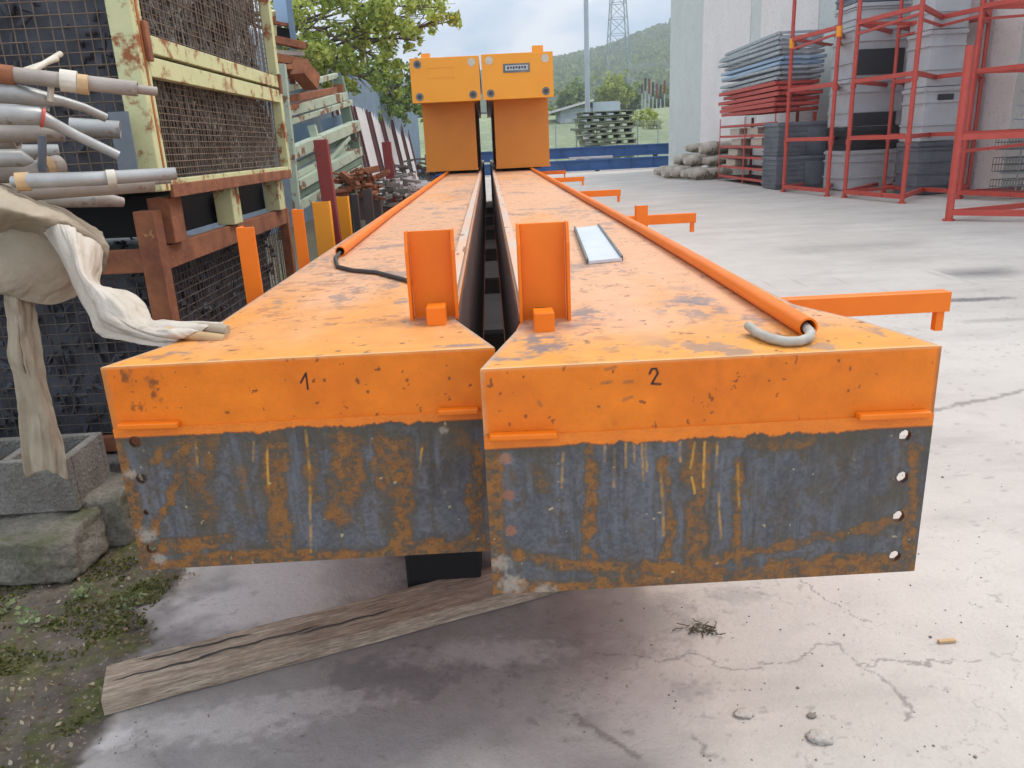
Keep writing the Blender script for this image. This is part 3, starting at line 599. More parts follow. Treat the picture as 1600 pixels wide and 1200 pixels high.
# clutter seen down the gap
for i, (z, dz, mm) in enumerate(((.2, .12, 'dark_steel'),)):
    for k in range(7):
        y = 3.2+k*2.4; q = thing('timber_bearer', ['dark timber bearer deep in the gap, %s from the front' % s for s in ('first', 'second', 'third', 'fourth', 'fifth', 'sixth', 'seventh')][k], 'timber', (-.02, y, 0), 'timber bearers under the girders')
        MB().box(-.9, .88, y, y+.14, .005, .148).build('beam', 'gap_dark', q, bevel=.006)
o = MB().box(-.36, -.10, 2.372, 2.62, .003, .56).build('support_block', 'void', origin=(-.28, 2.4, 0), bevel=.01); tag(o, 'black support block under the left orange girder behind the plank', 'block')

# ================================================================== PLANK
a = np.array(PZ(164, 1119)); c_ = np.array(PZ(850, 934)); d = (c_-a); d /= np.linalg.norm(d); nrm = np.array([-d[1], d[0], 0]); Lp = 1.62; th = .05
_w0 = float(np.dot(PZ(156, 1044, th)-a, nrm)); _wm = PZ(728, 897, th)-a; _w1 = _w0+(float(np.dot(_wm, nrm))-_w0)*Lp/float(np.dot(_wm, d)); print('plank', _w0, _w1)
pl = MB(); nseg = 40; top = []
vs = []
for i in range(nseg+1):
    s = Lp*i/nseg; wd = _w0+(_w1-_w0)*i/nseg; j = (vnoise(np.array([s*9.]), np.array([0.]))[0]-.5)*.008; e = .012*math.sin(i*1.7)*0
    p0 = a+d*s; vs += [p0+nrm*j, p0+nrm*(j*.6)+[0, 0, th], p0+nrm*(wd*.48)+[0, 0, th+.002-.006*abs(math.sin(s*3))], p0+nrm*(wd+j)+[0, 0, th], p0+nrm*(wd+j*.5)]
fs = []
for i in range(nseg):
    k = i*5; fs += [(k+q, k+5+q, k+6+q, k+1+q) for q in range(4)]
pl.add(vs, [tuple(reversed(f)) for f in fs]+[(0, 1, 2, 3, 4), (nseg*5+4, nseg*5+3, nseg*5+2, nseg*5+1, nseg*5)])
ang = math.atan2(d[1], d[0]); ca, sa = math.cos(-ang), math.sin(-ang)
pl.v = [((x-a[0])*ca-(y-a[1])*sa, (x-a[0])*sa+(y-a[1])*ca, z+.004) for x, y, z in pl.v]
o = pl.build('wooden_plank', 'wood')
sp_ = MB()
for (sa, sb, fr) in ((.02, .30, .42), (.26, .62, .47), (.55, .86, .40), (.10, .42, .75)):
    pp = [(sa+(sb-sa)*k/9, .19*fr+.004*math.sin(k*1.9+fr*9), th+.0055) for k in range(10)]
    sp_.tube(pp, [.0006]+[.0028]*8+[.0006], 4)
spo = sp_.build('split_line', 'dark_steel'); spo.parent = o
MB_s = None; o.location = (a[0], a[1], 0); o.rotation_euler = (0, 0, ang); tag(o, 'long weathered wooden plank on the ground in front of the girders', 'plank')
# ================================================================== LEFT: MESH CAGES
def P3(px, py, Y): return np.array(PY(px, py, Y))
def lerp(a, b, t): return a*(1-t)+b*t
def mesh_panel(name, parent, A, B, C_, D, nu, nv, r, m):
    """wire mesh over the quad A(bottom left) B(bottom right) C(top right) D(top left)"""
    mb = MB()
    for i in range(1, nu):
        t_ = i/nu; w_ = .004*math.sin(i*2.3); mb.tube([lerp(A, B, t_), lerp(lerp(A, B, t_), lerp(D, C_, t_), .5)+[w_, w_, 0], lerp(D, C_, t_)], r, 4, cap=False)
    for j in range(1, nv):
        t_ = j/nv; w_ = .004*math.sin(j*3.1); mb.tube([lerp(A, D, t_)+[0, 0, 0], lerp(lerp(A, D, t_), lerp(B, C_, t_), .5)+[w_, 0, w_], lerp(B, C_, t_)], r, 4, cap=False)
    return mb.build(name, m, parent)
def scrap(parent, x0, x1, y0, y1, z0, z1, n, m, size=.09):
    mb = MB(); mb.box(x0+.02, x1-.08, y0+.08, y1-.02, z0+.0, z1-.02)
    for i in range(n):
        f = random.random()
        if f < .5: p = Vector((random.uniform(x0, x1-.02), random.uniform(y0+.01, y0+.13), random.uniform(z0, z1)))
        elif f < .9: p = Vector((random.uniform(x1-.13, x1-.02), random.uniform(y0, y1), random.uniform(z0, z1)))
        else: p = Vector((random.uniform(x0, x1-.02), random.uniform(y0, y1), random.uniform(z1-.1, z1)))
        d_ = Vector((random.gauss(0, .6), random.gauss(0, .6), random.gauss(0, 1))).normalized()*size*random.uniform(.3, .9)
        q = p+d_
        q.x = min(max(q.x, x0), x1-.015); q.y = min(max(q.y, y0+.01), y1); q.z = min(max(q.z, z0), z1)
        mid = (p+q)/2+Vector((0, 0, random.uniform(-.02, .02)))
        if random.random() < .6: mb.tube([p, mid, q], random.uniform(.006, .018), 6)
        elif (q-p).length > .01: mb.beam(p, q, random.uniform(.012, .04), random.uniform(.006, .03))
    return tag(mb.build('scrap_heap', m, parent), kind='stuff')
XC = -1.40
def cage(label, zb, zt, post_m, rail_m, fm, sm, side_mesh, x1=XC, y0=3.3, y1=5.5, post=.075, rail=.07, heap='scrap_dark', feet=True, x0=-3.1, n=500, post_top=None, front=True):
    t = thing('mesh_cage', label, 'cage', ((x0+x1)/2, (y0+y1)/2, zb), 'mesh cages stacked on the left')
    for (x, y, w_) in ((x1-post/2, y0+post/2, post), (x1-.03, y1-.03, .06), (x0, y0+.04, .07), (x0, y1, .07)):
        z1 = (post_top if post_top and y < y0+.1 and x > -2 else zt)
        MB().box(x-w_/2, x+w_/2, y-w_/2, y+w_/2, zb, z1).build('post', post_m, t, bevel=.004)
    r = rail/2
    if front: MB().box(x0+.04, x1-post-.001, y0+.01, y0+.05, zt-rail, zt-.001).build('rail', rail_m, t, bevel=.003)
    MB().box(x0+.04, x1-post-.001, y0+.01, y0+.05, zb+.001, zb+rail*.7).build('rail', rail_m, t, bevel=.003)
    MB().box(x1-.05, x1-.005, y0+post+.001, y1-.061, zt-rail, zt-.001).build('rail', rail_m, t, bevel=.003)
    MB().box(x1-.05, x1-.005, y0+post+.001, y1-.061, zb+.001, zb+rail*.6).build('rail', rail_m, t, bevel=.003)
    V = lambda *a_: np.array(a_, float)
    ny = max(3, int((zt-zb)/.048))
    mesh_panel('wire_mesh', t, V(x0+.03, y0+.055, zb+.03), V(x1-.05, y0+.055, zb+.03), V(x1-.05, y0+.055, zt-.03), V(x0+.03, y0+.055, zt-.03), 34, ny, .0028, fm)
    q = side_mesh; mesh_panel('wire_mesh', t, V(x1-.055, y0+.06, zb+.03), V(x1-.055, y1-.06, zb+.03), V(x1-.055, y1-.06, zt-.03), V(x1-.055, y0+.06, zt-.03), int(2.1/q), int((zt-zb)/q), .0026, sm)
    scrap(t, x0+.08, x1-.085, y0+.09, y1-.1, zb+.04, zt-rail-.02, n, heap)
    return t
cage('rusty mesh cage at the bottom of the stack, behind the concrete blocks', .24, 1.145, 'rust', 'rust', 'wire_dark', 'wire_dark', .042, post=.085, rail=.10, heap='scrap_dark', n=900, post_top=1.30)
t2 = cage('tall cream mesh cage on the rusty cage, with a half gate in its side', 1.375, 2.7, 'cream_rust', 'cream_rust', 'wire', 'wire', .03, x1=-1.345, post=.095, heap='scrap_dark', n=700, rail=.075, front=False)
MB().box(-1.352, -1.335, 3.39, 5.44, 1.345, 1.40).build('bottom_rail', 'rust', t2, bevel=.003)
MB().box(-1.388, -1.345, 3.397, 5.438, 1.825, 1.902).build('gate_rail', 'cream_rust', t2, bevel=.003)
MB().box(-1.384, -1.341, 3.397, 5.438, 1.916, 1.985).build('gate_rail', 'cream_rust', t2, bevel=.003)
MB().box(-1.3445, -1.3425, 3.345, 3.362, 1.38, 2.6).build('rust_strip', 'rust_orange', t2)
MB().box(-1.342, -1.325, 3.36, 3.40, 1.88, 2.03).build('latch', 'rust', t2, bevel=.004)
MB().box(-1.342, -1.325, 5.42, 5.46, 1.88, 2.0).build('latch', 'rust', t2, bevel=.004)
for y in (3.42, 4.25, 5.2):
    MB().box(-1.47, -1.375, y, y+.14, 1.15, 1.344).build('foot', 'cream_rust' if y > 4 else 'rust', t2, bevel=.004)
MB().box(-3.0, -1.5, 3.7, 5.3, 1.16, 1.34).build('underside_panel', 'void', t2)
# heap of pale brown cut pieces pressed against the side mesh
mb = MB()
for i in range(1500):
    y = random.uniform(3.45, 5.4); z = random.uniform(1.42, 2.66); x = -1.42-random.random()*.05; L_ = random.uniform(.03, .09); an = random.gauss(0, .35)
    mb.beam((x, y, z), (x+random.uniform(-.02, .01), y+L_*math.sin(an), min(2.68, z+L_*math.cos(an))), random.uniform(.008, .02), random.uniform(.006, .016))
tag(mb.build('cut_pieces', 'scrap_brown', t2), kind='stuff')

# grey sheet beside the pipes
a = P3(165, 175, 3.22); b_ = P3(205, 265, 3.22); o = MB().box(a[0], b_[0]+.02, 3.235, 3.245, b_[2]-.02, a[2]).build('grey_sheet', 'grey_sheet', origin=(a[0], 3.24, b_[2])); tag(o, 'small grey metal sheet standing behind the tube ends, before the cream post', 'sheet')

# tubes
def tube_thing(label, pts, r, m='alu', extra=None, hollow=.15, nm='scaffold_tube'):
    P = [P3(*p) for p in pts]; t = thing(nm, label, 'tube', P[-1], 'scaffold tubes piled on the left')
    MB().tube(P, r, 14, hollow=hollow).build('pipe', m, t)
    for e in (extra or []): 
        c = P3(*e[:3]); d_ = (P[-1]-P[0]); d_ /= np.linalg.norm(d_); MB().tube([c-d_*e[4], c+d_*e[4]], e[3], 12).build('collar', e[5], t, bevel=.002)
    return t
tube_thing('long brown dirty tube on top of the pile with a white clamp collar', [(-60, 105, 2.4), (30, 118, 2.45), (110, 127, 2.5), (215, 139, 2.55)], .0225, 'alu_dirty', [(108, 127, 2.49, .032, .022, 'clamp_white'), (130, 132, 2.5, .029, .014, 'wood_tan'), (10, 117, 2.44, .028, .02, 'rust')])
tube_thing('thin brown rod end poking out of the top brown tube', [(205, 138, 2.56), (245, 143, 2.6)], .014, 'alu_dirty', hollow=0)
tube_thing('pale forked batten pointing up behind the top tube', [(42, 116, 2.6), (95, 84, 2.75)], .009, 'clamp_white', hollow=0)
tube_thing('twin of the pale batten, tilted a little flatter', [(38, 110, 2.62), (90, 92, 2.72)], .008, 'clamp_white', hollow=0)
tube_thing('bent grey tube with a pinched end below the top tube', [(-60, 142, 2.4), (20, 146, 2.45), (55, 152, 2.5), (95, 158, 2.55), (130, 168, 2.6), (165, 184, 2.65)], [.030, .030, .026, .016, .014, .014], 'alu')
tube_thing('bent grey tube reaching lowest right, with a small red mark', [(-60, 178, 2.3), (20, 180, 2.35), (60, 182, 2.38), (85, 194, 2.4), (120, 212, 2.45), (185, 243, 2.5)], [.027, .027, .026, .017, .015, .014], 'alu', [(67, 184, 2.365, .0275, .004, 'red_paint')])
tube_thing('thick pale tube ending left of the grey sheet', [(110, 198, 2.95), (188, 203, 3.0)], .032, 'alu')
tube_thing('thin pale tube between the two bent tubes', [(-60, 166, 2.6), (75, 167, 2.65)], .014, 'alu')
tube_thing('wide brownish tube under the bent tubes', [(-60, 210, 2.55), (100, 208, 2.7)], .028, 'alu_dirty')
tube_thing('pale tube behind the dark green upright, third from the bottom', [(-60, 240, 2.7), (92, 238, 2.85)], .028, 'alu')
tube_thing('shiny pale tube cut at a slant at the left edge', [(-60, 248, 2.35), (35, 247, 2.4), (52, 252, 2.42)], [.026, .026, .006], 'alu')
tube_thing('long pale tube with a clamp near its middle, lowest complete tube', [(20, 284, 2.3), (45, 283, 2.3), (150, 279, 2.4), (275, 271, 2.5)], [.016, .022, .021, .019], 'alu', [(174, 279, 2.41, .026, .012, 'clamp_white'), (36, 284, 2.3, .026, .018, 'wood_tan')])
tube_thing('brown tube lying right below the long clamped tube', [(30, 302, 2.38), (240, 288, 2.58)], .024, 'alu_dirty')
tube_thing('short thin tube end poking out over the rusty frame', [(180, 288, 2.6), (266, 281, 2.7)], .012, 'alu')
tube_thing('pale broken tube under the brown tube', [(60, 314, 2.5), (150, 312, 2.6)], .023, 'alu')
tube_thing('crumpled grey tube end lowest in the pile', [(120, 316, 2.62), (165, 312, 2.66), (192, 316, 2.7)], [.018, .024, .016], 'alu_dirty')
tube_thing('short brown cloth-wrapped tube end above the clamped tube', [(-20, 272, 2.42), (50, 268, 2.5), (92, 258, 2.6)], [.03, .03, .032], 'alu_dirty', [(72, 262, 2.55, .036, .012, 'wood_tan')])
tube_thing('thin white upright stub between the top tubes', [(78, 158, 2.5), (80, 132, 2.5)], .009, 'clamp_white', hollow=0)
o = tube_thing('dark upright tube crossing the pale tubes', [(66, 268, 2.5), (66, 212, 2.5)], .012, 'plastic_dark', hollow=0)
for i, (y_, z_) in enumerate(((190, 2.75), (222, 2.7), (262, 2.7), (296, 2.6), (326, 2.7))):
    tube_thing(['grey tube deep in the pile under the bent tubes', 'grey tube deep in the pile over the green upright', 'grey tube deep in the pile above the brown wrapped end', 'grey tube deep in the pile beside the cloth', 'grey tube deep in the pile lowest by the cloth'][i], [(-80, y_, z_), (20+i*8, y_-1, z_)], .024, 'alu_dirty')
# hidden carrying frame that holds the tubes: rusty cross bar seen left of the cage post
# ---- cloth
def loft(name, m, rows, nu=60, nv=60, wr=.006, thick=.003, parent=None, seed=0, origin=(0, 0, 0), wfreq=9, closed=False):
    """rows: lists of (px,py,Y) control points; interpolated both ways with smooth curves, wrinkled"""
    ctrl = np.array([[P3(*p) for p in r] for r in rows])
    def cr_(P, t_):
        n_ = len(P); s = t_*(n_-1); i = min(int(s), n_-2); f = s-i; p0 = P[max(i-1, 0)]; p1 = P[i]; p2 = P[i+1]; p3 = P[min(i+2, n_-1)]
        return .5*((2*p1)+(-p0+p2)*f+(2*p0-5*p1+4*p2-p3)*f*f+(-p0+3*p1-3*p2+p3)*f**3)
    G = np.array([[cr_(np.array([cr_(row, u) for row in ctrl]), v) for u in np.linspace(0, 1, nu)] for v in np.linspace(0, 1, nv)])
    U, V_ = np.meshgrid(np.linspace(0, 1, nu), np.linspace(0, 1, nv))
    wv = (1-np.abs(2*fbm(U*1.3+.35*V_, V_*.6, wfreq*.7, 4, seed)-1)*2.2-.5)*wr*1.3+(fbm(U*1.3, V_, wfreq*2.5, 3, seed+4)-.5)*wr*.5
    dn = np.cross(np.gradient(G, axis=1), np.gradient(G, axis=0)); dn /= (np.linalg.norm(dn, axis=2)[..., None]+1e-9)
    G = G+dn*wv[..., None]
    o = grid(name, m, G, None, parent, origin, smooth=True)
    s_ = o.modifiers.new('thickness', 'SOLIDIFY'); s_.thickness = thick; s_.offset = 0
    return o
tc_ = thing('canvas_cloth', 'dirty beige canvas cloth draped over the tube pile and trailing onto the girder', 'cloth', P3(60, 470, 2.4))
loft('upper_fold', 'canvas', [[(-80, 262, 2.9), (-10, 280, 2.75), (30, 296, 2.65), (90, 322, 2.6), (160, 362, 2.6)],
                              [(-80, 280, 2.35), (-10, 288, 2.3), (40, 310, 2.3), (100, 335, 2.35), (164, 372, 2.45)],
                              [(-80, 310, 2.15), (-10, 320, 2.15), (50, 335, 2.2), (110, 350, 2.3), (168, 392, 2.4)],
                              [(-80, 345, 2.15), (-10, 348, 2.2), (45, 350, 2.25), (110, 372, 2.33), (164, 418, 2.42)],
                              [(-80, 362, 2.3), (-10, 360, 2.3), (40, 358, 2.32), (120, 392, 2.38), (150, 440, 2.44)]], 90, 60, .007, .004, tc_, 3, wfreq=5)
loft('hanging_flap', 'canvas', [[(-80, 356, 2.33), (0, 354, 2.33), (60, 352, 2.33), (120, 372, 2.38), (150, 400, 2.42)],
                                [(-80, 400, 2.28), (0, 400, 2.30), (60, 395, 2.32), (110, 410, 2.36), (140, 430, 2.42)],
                                [(-80, 440, 2.27), (0, 440, 2.28), (50, 440, 2.30), (95, 448, 2.34), (125, 452, 2.40)],
                                [(-80, 464, 2.28), (0, 460, 2.30), (40, 470, 2.31), (80, 476, 2.33), (118, 464, 2.38)]], 80, 60, .005, .004, tc_, 5, wfreq=4)
loft('trailing_sleeve', 'canvas_white', [[(60, 352, 2.31), (95, 350, 2.26), (130, 366, 2.28), (162, 392, 2.36)],
                                    [(92, 400, 2.27), (112, 390, 2.18), (135, 400, 2.18), (160, 422, 2.3)],
                                    [(118, 455, 2.22), (128, 430, 2.10), (142, 436, 2.10), (160, 446, 2.24)],
                                    [(140, 500, 2.12), (148, 465, 2.00), (175, 452, 2.02), (205, 462, 2.16)],
                                    [(150, 522, 2.06), (165, 492, 1.96), (205, 476, 1.98), (228, 488, 2.1)],
                                    [(180, 528, 1.99), (200, 510, 1.92), (222, 500, 1.95), (240, 500, 2.02)],
                                    [(225, 538, 1.90), (240, 522, 1.88), (254, 508, 1.92), (262, 500, 1.98)],
                                    [(262, 541, 1.87), (266, 524, 1.86), (290, 508, 1.90), (300, 502, 1.95)],
                                    [(268, 538, 1.87), (290, 525, 1.87), (330, 512, 1.89), (350, 504, 1.93)]], 60, 110, .008, .003, tc_, 8, wfreq=5)
MB().tube([P3(262, 518, 1.90), P3(300, 524, 1.88), P3(352, 530, 1.865)], [.014, .013, .012], 10).build('wood_stick', 'wood_tan', tc_)
MB().tube([P3(285, 512, 1.92), P3(320, 512, 1.90), P3(356, 516, 1.885)], [.014, .014, .013], 10).build('wood_stick', 'canvas', tc_)
loft('hanging_strip', 'canvas', [[(5, 440, 2.34), (22, 455, 2.32), (50, 462, 2.36)],
                                 [(10, 480, 2.33), (28, 490, 2.30), (54, 500, 2.35)],
                                 [(18, 540, 2.32), (32, 550, 2.28), (66, 560, 2.34)],
                                 [(22, 580, 2.33), (44, 600, 2.30), (78, 620, 2.34)],
                                 [(34, 660, 2.34), (62, 670, 2.30), (98, 690, 2.34)],
                                 [(46, 745, 2.34), (70, 735, 2.31), (106, 750, 2.34)]], 30, 80, .012, .004, tc_, 12, wfreq=5)

# ---- concrete blocks
def block(label, x0, x1, y0, y1, z0, z1, rz=0):
    t = MB(); w_ = .035; xm = (x0+x1)/2
    # walls of a hollow block
    t.box(x0, x1, y0, y0+w_, z0, z1); t.box(x0, x1, y1-w_, y1, z0, z1)
    for a_, b__ in ((x0, x0+w_), (xm-w_/2, xm+w_/2), (x1-w_, x1)): t.box(a_, b__, y0+w_-.0003, y1-w_+.0003, z0+.0004, z1-.0004)
    t.box(x0+w_-.0005, x1-w_+.0005, y0+w_-.0005, y1-w_+.0005, z0+.0005, z0+.05)
    o = t.build('concrete_block', 'cinder', origin=((x0+x1)/2, (y0+y1)/2, z0), bevel=.006); o.rotation_euler.z = rz
    return tag(o, label, 'block')
block('hollow grey concrete block under the hanging cloth strip, on the mossy slab', -2.18, -1.68, 2.78, 3.08, .20, .42, .02)
block('hollow grey concrete block left of the others, cut by the left edge of the view', -2.75, -2.21, 2.80, 3.1, .20, .42, .0)
mb = MB()
def rough_block(name, label, c, s, m, sub=5, amp=.02, rz=0, cat='slab', seed=0):
    import bmesh
    bm = bmesh.new(); bmesh.ops.create_cube(bm, size=1); bmesh.ops.subdivide_edges(bm, edges=bm.edges, cuts=14, use_grid_fill=True)
    for v in bm.verts:
        p = v.co.copy(); q = Vector((p.x*s[0], p.y*s[1], p.z*s[2])); r_ = max(abs(p.x)*2, abs(p.y)*2, abs(p.z)*2); l_ = sorted([abs(p.x)*2, abs(p.y)*2, abs(p.z)*2])
        if l_[1] > .85: q *= 1-.03*(l_[1]-.85)/.15-.02*(l_[0] > .8)
        q += Vector([mnoise.noise(q*6+Vector((k*11+seed, 3, 1))) for k in range(3)])*amp+Vector([mnoise.noise(q*25+Vector((k*11+seed, 3, 1))) for k in range(3)])*amp*.35; v.co = q
    me = bpy.data.meshes.new(name); bm.to_mesh(me); bm.free(); me.materials.append(MATS[m]); me.polygons.foreach_set('use_smooth', [True]*len(me.polygons))
    o = bpy.data.objects.new(name, me); scn.collection.objects.link(o); o.location = c; o.rotation_euler.z = rz; return tag(o, label, cat)
rough_block('concrete_slab', 'mossy broken concrete slab on the earth, under the hollow block', (-2.02, 2.74, .085), (.80, .36, .19), 'slab', amp=.035, rz=.03)
rough_block('concrete_slab', 'small broken concrete lump wedged right of the hollow block', (-1.63, 2.99, .11), (.16, .3, .22), 'slab', amp=.03, rz=.2, seed=5)
rough_block('concrete_slab', 'concrete slab carrying the bottom cage, behind the blocks', (-2.3, 3.5, .115), (1.9, .5, .22), 'cinder', amp=.02, seed=9)

# ---- moss, weeds, litter on the earth strip
pts = []
for _ in range(26000):
    x = random.uniform(-2.4, -.7); y = random.uniform(1.45, 2.75); pts.append((x, y))
pts = np.array(pts); e_ = np.interp(pts[:, 1], by, bx); nzv = fbm(pts[:, 0], pts[:, 1], 6, 5, 123); ok = (pts[:, 0] < e_-.02) & (nzv > .52); pts = pts[ok]
zz = (fbm(pts[:, 0], pts[:, 1], 9, 5, 40)-.45)*.05
tag(quads('moss', 'moss_leaf', np.column_stack([pts, zz+RNG.uniform(.0, .008, len(pts))]), .006, origin=(-1.6, 2.1, 0), asp=1.3), 'green moss patches on the earth beside the concrete', 'moss', kind='stuff')
pts = np.array([(random.uniform(-2.4, -.9), random.uniform(1.45, 2.7)) for _ in range(900)]); e_ = np.interp(pts[:, 1], by, bx); pts = pts[pts[:, 0] < e_+.02]
tag(quads('leaf_litter', 'litter', np.column_stack([pts, (fbm(pts[:, 0], pts[:, 1], 9, 5, 40)-.45)*.05+.006]), .009, origin=(-1.6, 2.1, 0), asp=1.5), 'dry leaf bits and chips scattered on the earth', 'litter', kind='stuff')
for i, (p, nl, lab) in enumerate((((130, 935), 40, 'small pale weed growing at the right foot of the mossy slab'), ((60, 975), 26, 'small pale weed growing on the earth before the slab'), ((200, 950), 22, 'small pale weed nearest to the concrete edge'), ((10, 960), 20, 'small pale weed at the left edge of the view'))):
    c = PZ(*p); k = RNG.normal(size=(nl, 3))*[.035, .03, .008]+[c[0], c[1], .03]
    t = thing('weed', lab, 'plant', (c[0], c[1], 0), 'small weeds on the earth'); quads('leaves', 'weed', k, .012, parent=t, asp=1.3)
    s_ = MB()
    for q in k[::4]: s_.tube([(c[0], c[1], 0), tuple(q)], .0012, 4)
    s_.build('stems', 'twig', t)
def pebble(p, r, m, name, label, cat='stone', flat=.4, seed=1):
    c = PZ(*p); o = MB().blob((c[0], c[1], r*flat*.8), (r, r*.8, r*flat), 3, .5, 1.8, seed).build(name, m, origin=(c[0], c[1], 0)); return tag(o, label, cat)
pebble((1280, 1155), .032, 'stone', 'concrete_chip', 'pale flat concrete chip, largest on the bright floor at the bottom', 'chip', .3, 4)
pebble((1162, 1117), .024, 'stone', 'concrete_chip', 'pale low lump left of the largest chip', 'chip', .25, 5)
pebble((1268, 1120), .012, 'rubble', 'concrete_chip', 'small grey chip just above the largest chip', 'chip', .4, 6)
o = MB().beam(tuple(PZ(1466, 1005)+np.array([0, 0, .006])), tuple(PZ(1492, 1003)+np.array([0, 0, .006])), .012, .008).build('wood_chip', 'wood_tan', origin=PZ(1480, 1004)); tag(o, 'small brown wood chip on the bright floor at right', 'chip')
mb = MB()
for i in range(420):
    px, py = random.choice([(random.uniform(880, 1600), random.uniform(900, 1190)), (random.uniform(0, 260), random.uniform(930, 1190)), (random.uniform(150, 900), random.uniform(930, 1190)), (random.uniform(1300, 1600), random.uniform(420, 900))])
    c = PZ(px, py); r = random.uniform(.0012, .0034)*(1.8 if i % 14 == 0 else 1); mb.blob((c[0], c[1], r*.5), (r, r*random.uniform(.6, 1.2), r*.6), 1, .5, 2, i)
tag(mb.build('grit', 'rubble'), 'fine loose grit scattered on the concrete and the earth', 'grit', kind='stuff')
c = PZ(1095, 985); mb = MB()
for i in range(26):
    p = Vector((c[0]+random.gauss(0, .022), c[1]+random.gauss(0, .018), .004)); pp = [p]
    for k in range(4): pp.append(pp[-1]+Vector((random.gauss(0, .010), random.gauss(0, .010), random.uniform(-.003, .006))))
    mb.tube([(v.x, v.y, max(v.z, .003)) for v in pp], .0016, 5)
tag(mb.build('dry_twig_tangle', 'twig', origin=(c[0], c[1], 0)), 'tangle of dry dark twigs on the floor below the right girder', 'twigs')

# ================================================================== LEFT MIDDLE: posts, rack, rubble
def post_thing(nm, label, pts4, Y, m, zb=0, dy=.05, group=None, cat='post', lean=0):
    (xl_, xr_, yt_) = pts4; a = P3(xl_, yt_, Y); b_ = P3(xr_, yt_, Y); mb = MB(); mb.box(a[0], b_[0], Y, Y+.008, zb, a[2]); mb.box(a[0], a[0]+.008, Y+.008, Y+dy, zb, a[2]); mb.box(b_[0]-.008, b_[0], Y+.008, Y+dy, zb, a[2])
    o = mb.build(nm, m, origin=(a[0], Y, zb), bevel=.002); return tag(o, label, cat, group)
post_thing('steel_post', 'yellow steel channel post standing left of the tall red post', (487, 514, 316), 4.3, 'yellow_paint')
post_thing('steel_post', 'yellow steel channel post standing right of the tall red post', (524, 543, 308), 4.9, 'yellow_paint')
post_thing('steel_post', 'dark rusty steel post right of the yellow posts', (548, 558, 304), 5.6, 'dark_steel')
post_thing('steel_post', 'dark steel post with a lighter edge, second from the yellow posts', (566, 580, 296), 6.6, 'gap_dark')
a = P3(491, 219, 4.5); b_ = P3(511, 219, 4.5); c0 = P3(508, 380, 4.3); 
o = MB().beam(((a[0]+b_[0])/2, 4.5, a[2]), ((a[0]+b_[0])/2+.06, 4.42, 0), .075, .05, up=(0, 1, 0)).build('steel_post', 'brick_red', origin=(a[0], 4.5, 0), bevel=.004); tag(o, 'tall dark red steel post between the two yellow posts', 'post')
a = P3(597, 222, 9); b_ = P3(610, 222, 9)
o = MB().beam(((a[0]+b_[0])/2, 9, a[2]), ((a[0]+b_[0])/2+.05, 9, 0), .10, .06, up=(0, 1, 0)).build('steel_post', 'brick_red', origin=(a[0], 9, 0), bevel=.004); tag(o, 'farther dark red post before the leaning white panels', 'post')

# pale green steel rack: front frame drawn between measured corners
def rack():
    t = thing('steel_rack', 'tilted pale green steel rack with several shelves behind the cage', 'rack', P3(500, 330, 8))
    def B_(nm, p, q, w_, m, y1=7.0, y2=8.6, h=None): MB().beam(P3(p[0], p[1], y1), P3(q[0], q[1], y2), w_, h).build(nm, m, t, bevel=.004)
    B_('upright', (528, 120), (566, 285), .10, 'deep_green', 8.6, 8.6); B_('upright', (440, 100), (465, 330), .06, 'pale_green', 6.9, 6.9)
    for (a_, b__, w_, m) in (((436, 142), (525, 118), .05, 'pale_green'), ((436, 158), (528, 140), .06, 'rust'), ((440, 176), (538, 150), .08, 'pale_green'), ((440, 194), (548, 160), .05, 'pale_green'), ((452, 240), (556, 196), .10, 'pale_green'), ((455, 262), (546, 212), .05, 'deep_green'),
                        ((458, 276), (548, 228), .05, 'pale_green'), ((462, 290), (560, 236), .09, 'pale_green'), ((462, 305), (562, 250), .06, 'deep_green'), ((464, 322), (562, 262), .08, 'pale_green'), ((452, 248), (552, 203), .04, 'rust'), ((446, 170), (530, 148), .04, 'rust')):
        B_('shelf_beam', a_, b__, w_, m)
    B_('brace', (487, 196), (499, 240), .07, 'pale_green', 7.6, 7.6)
    B_('brace', (500, 265), (545, 215), .04, 'pale_green', 7.7, 8.3)
    B_('brace', (470, 300), (500, 255), .04, 'pale_green', 7.2, 7.6)
    a_ = P3(445, 195, 7.6); 
    for (ps, m) in ((((442, 200), (490, 190), (494, 225), (452, 238)), 'blue_sheet'), (((500, 188), (535, 178), (542, 198), (508, 214)), 'blue_sheet'), (((460, 270), (548, 222), (556, 262), (468, 322)), 'deep_green'), (((440, 130), (480, 122), (484, 136), (440, 146)), 'blue_sheet')):
        v1 = [P3(p[0], p[1], 7.6+(p[0]-440)*.012) for p in ps]; MB().add([tuple(v) for v in v1]+[tuple(v+np.array([.0, .05, 0])) for v in v1], [(3, 2, 1, 0), (4, 5, 6, 7), (0, 1, 5, 4), (1, 2, 6, 5), (2, 3, 7, 6), (3, 0, 4, 7)]).build('back_panel', m, t)
    for p in ((535, 250), (545, 215), (520, 132)):
        a_ = P3(p[0], p[1], 8.5); MB().box(a_[0], a_[0]+.1, 8.5, 8.6, a_[2]-.2, a_[2]).build('corner_bracket', 'deep_green' if p[1] > 200 else 'rust', t)
    return t
rack()
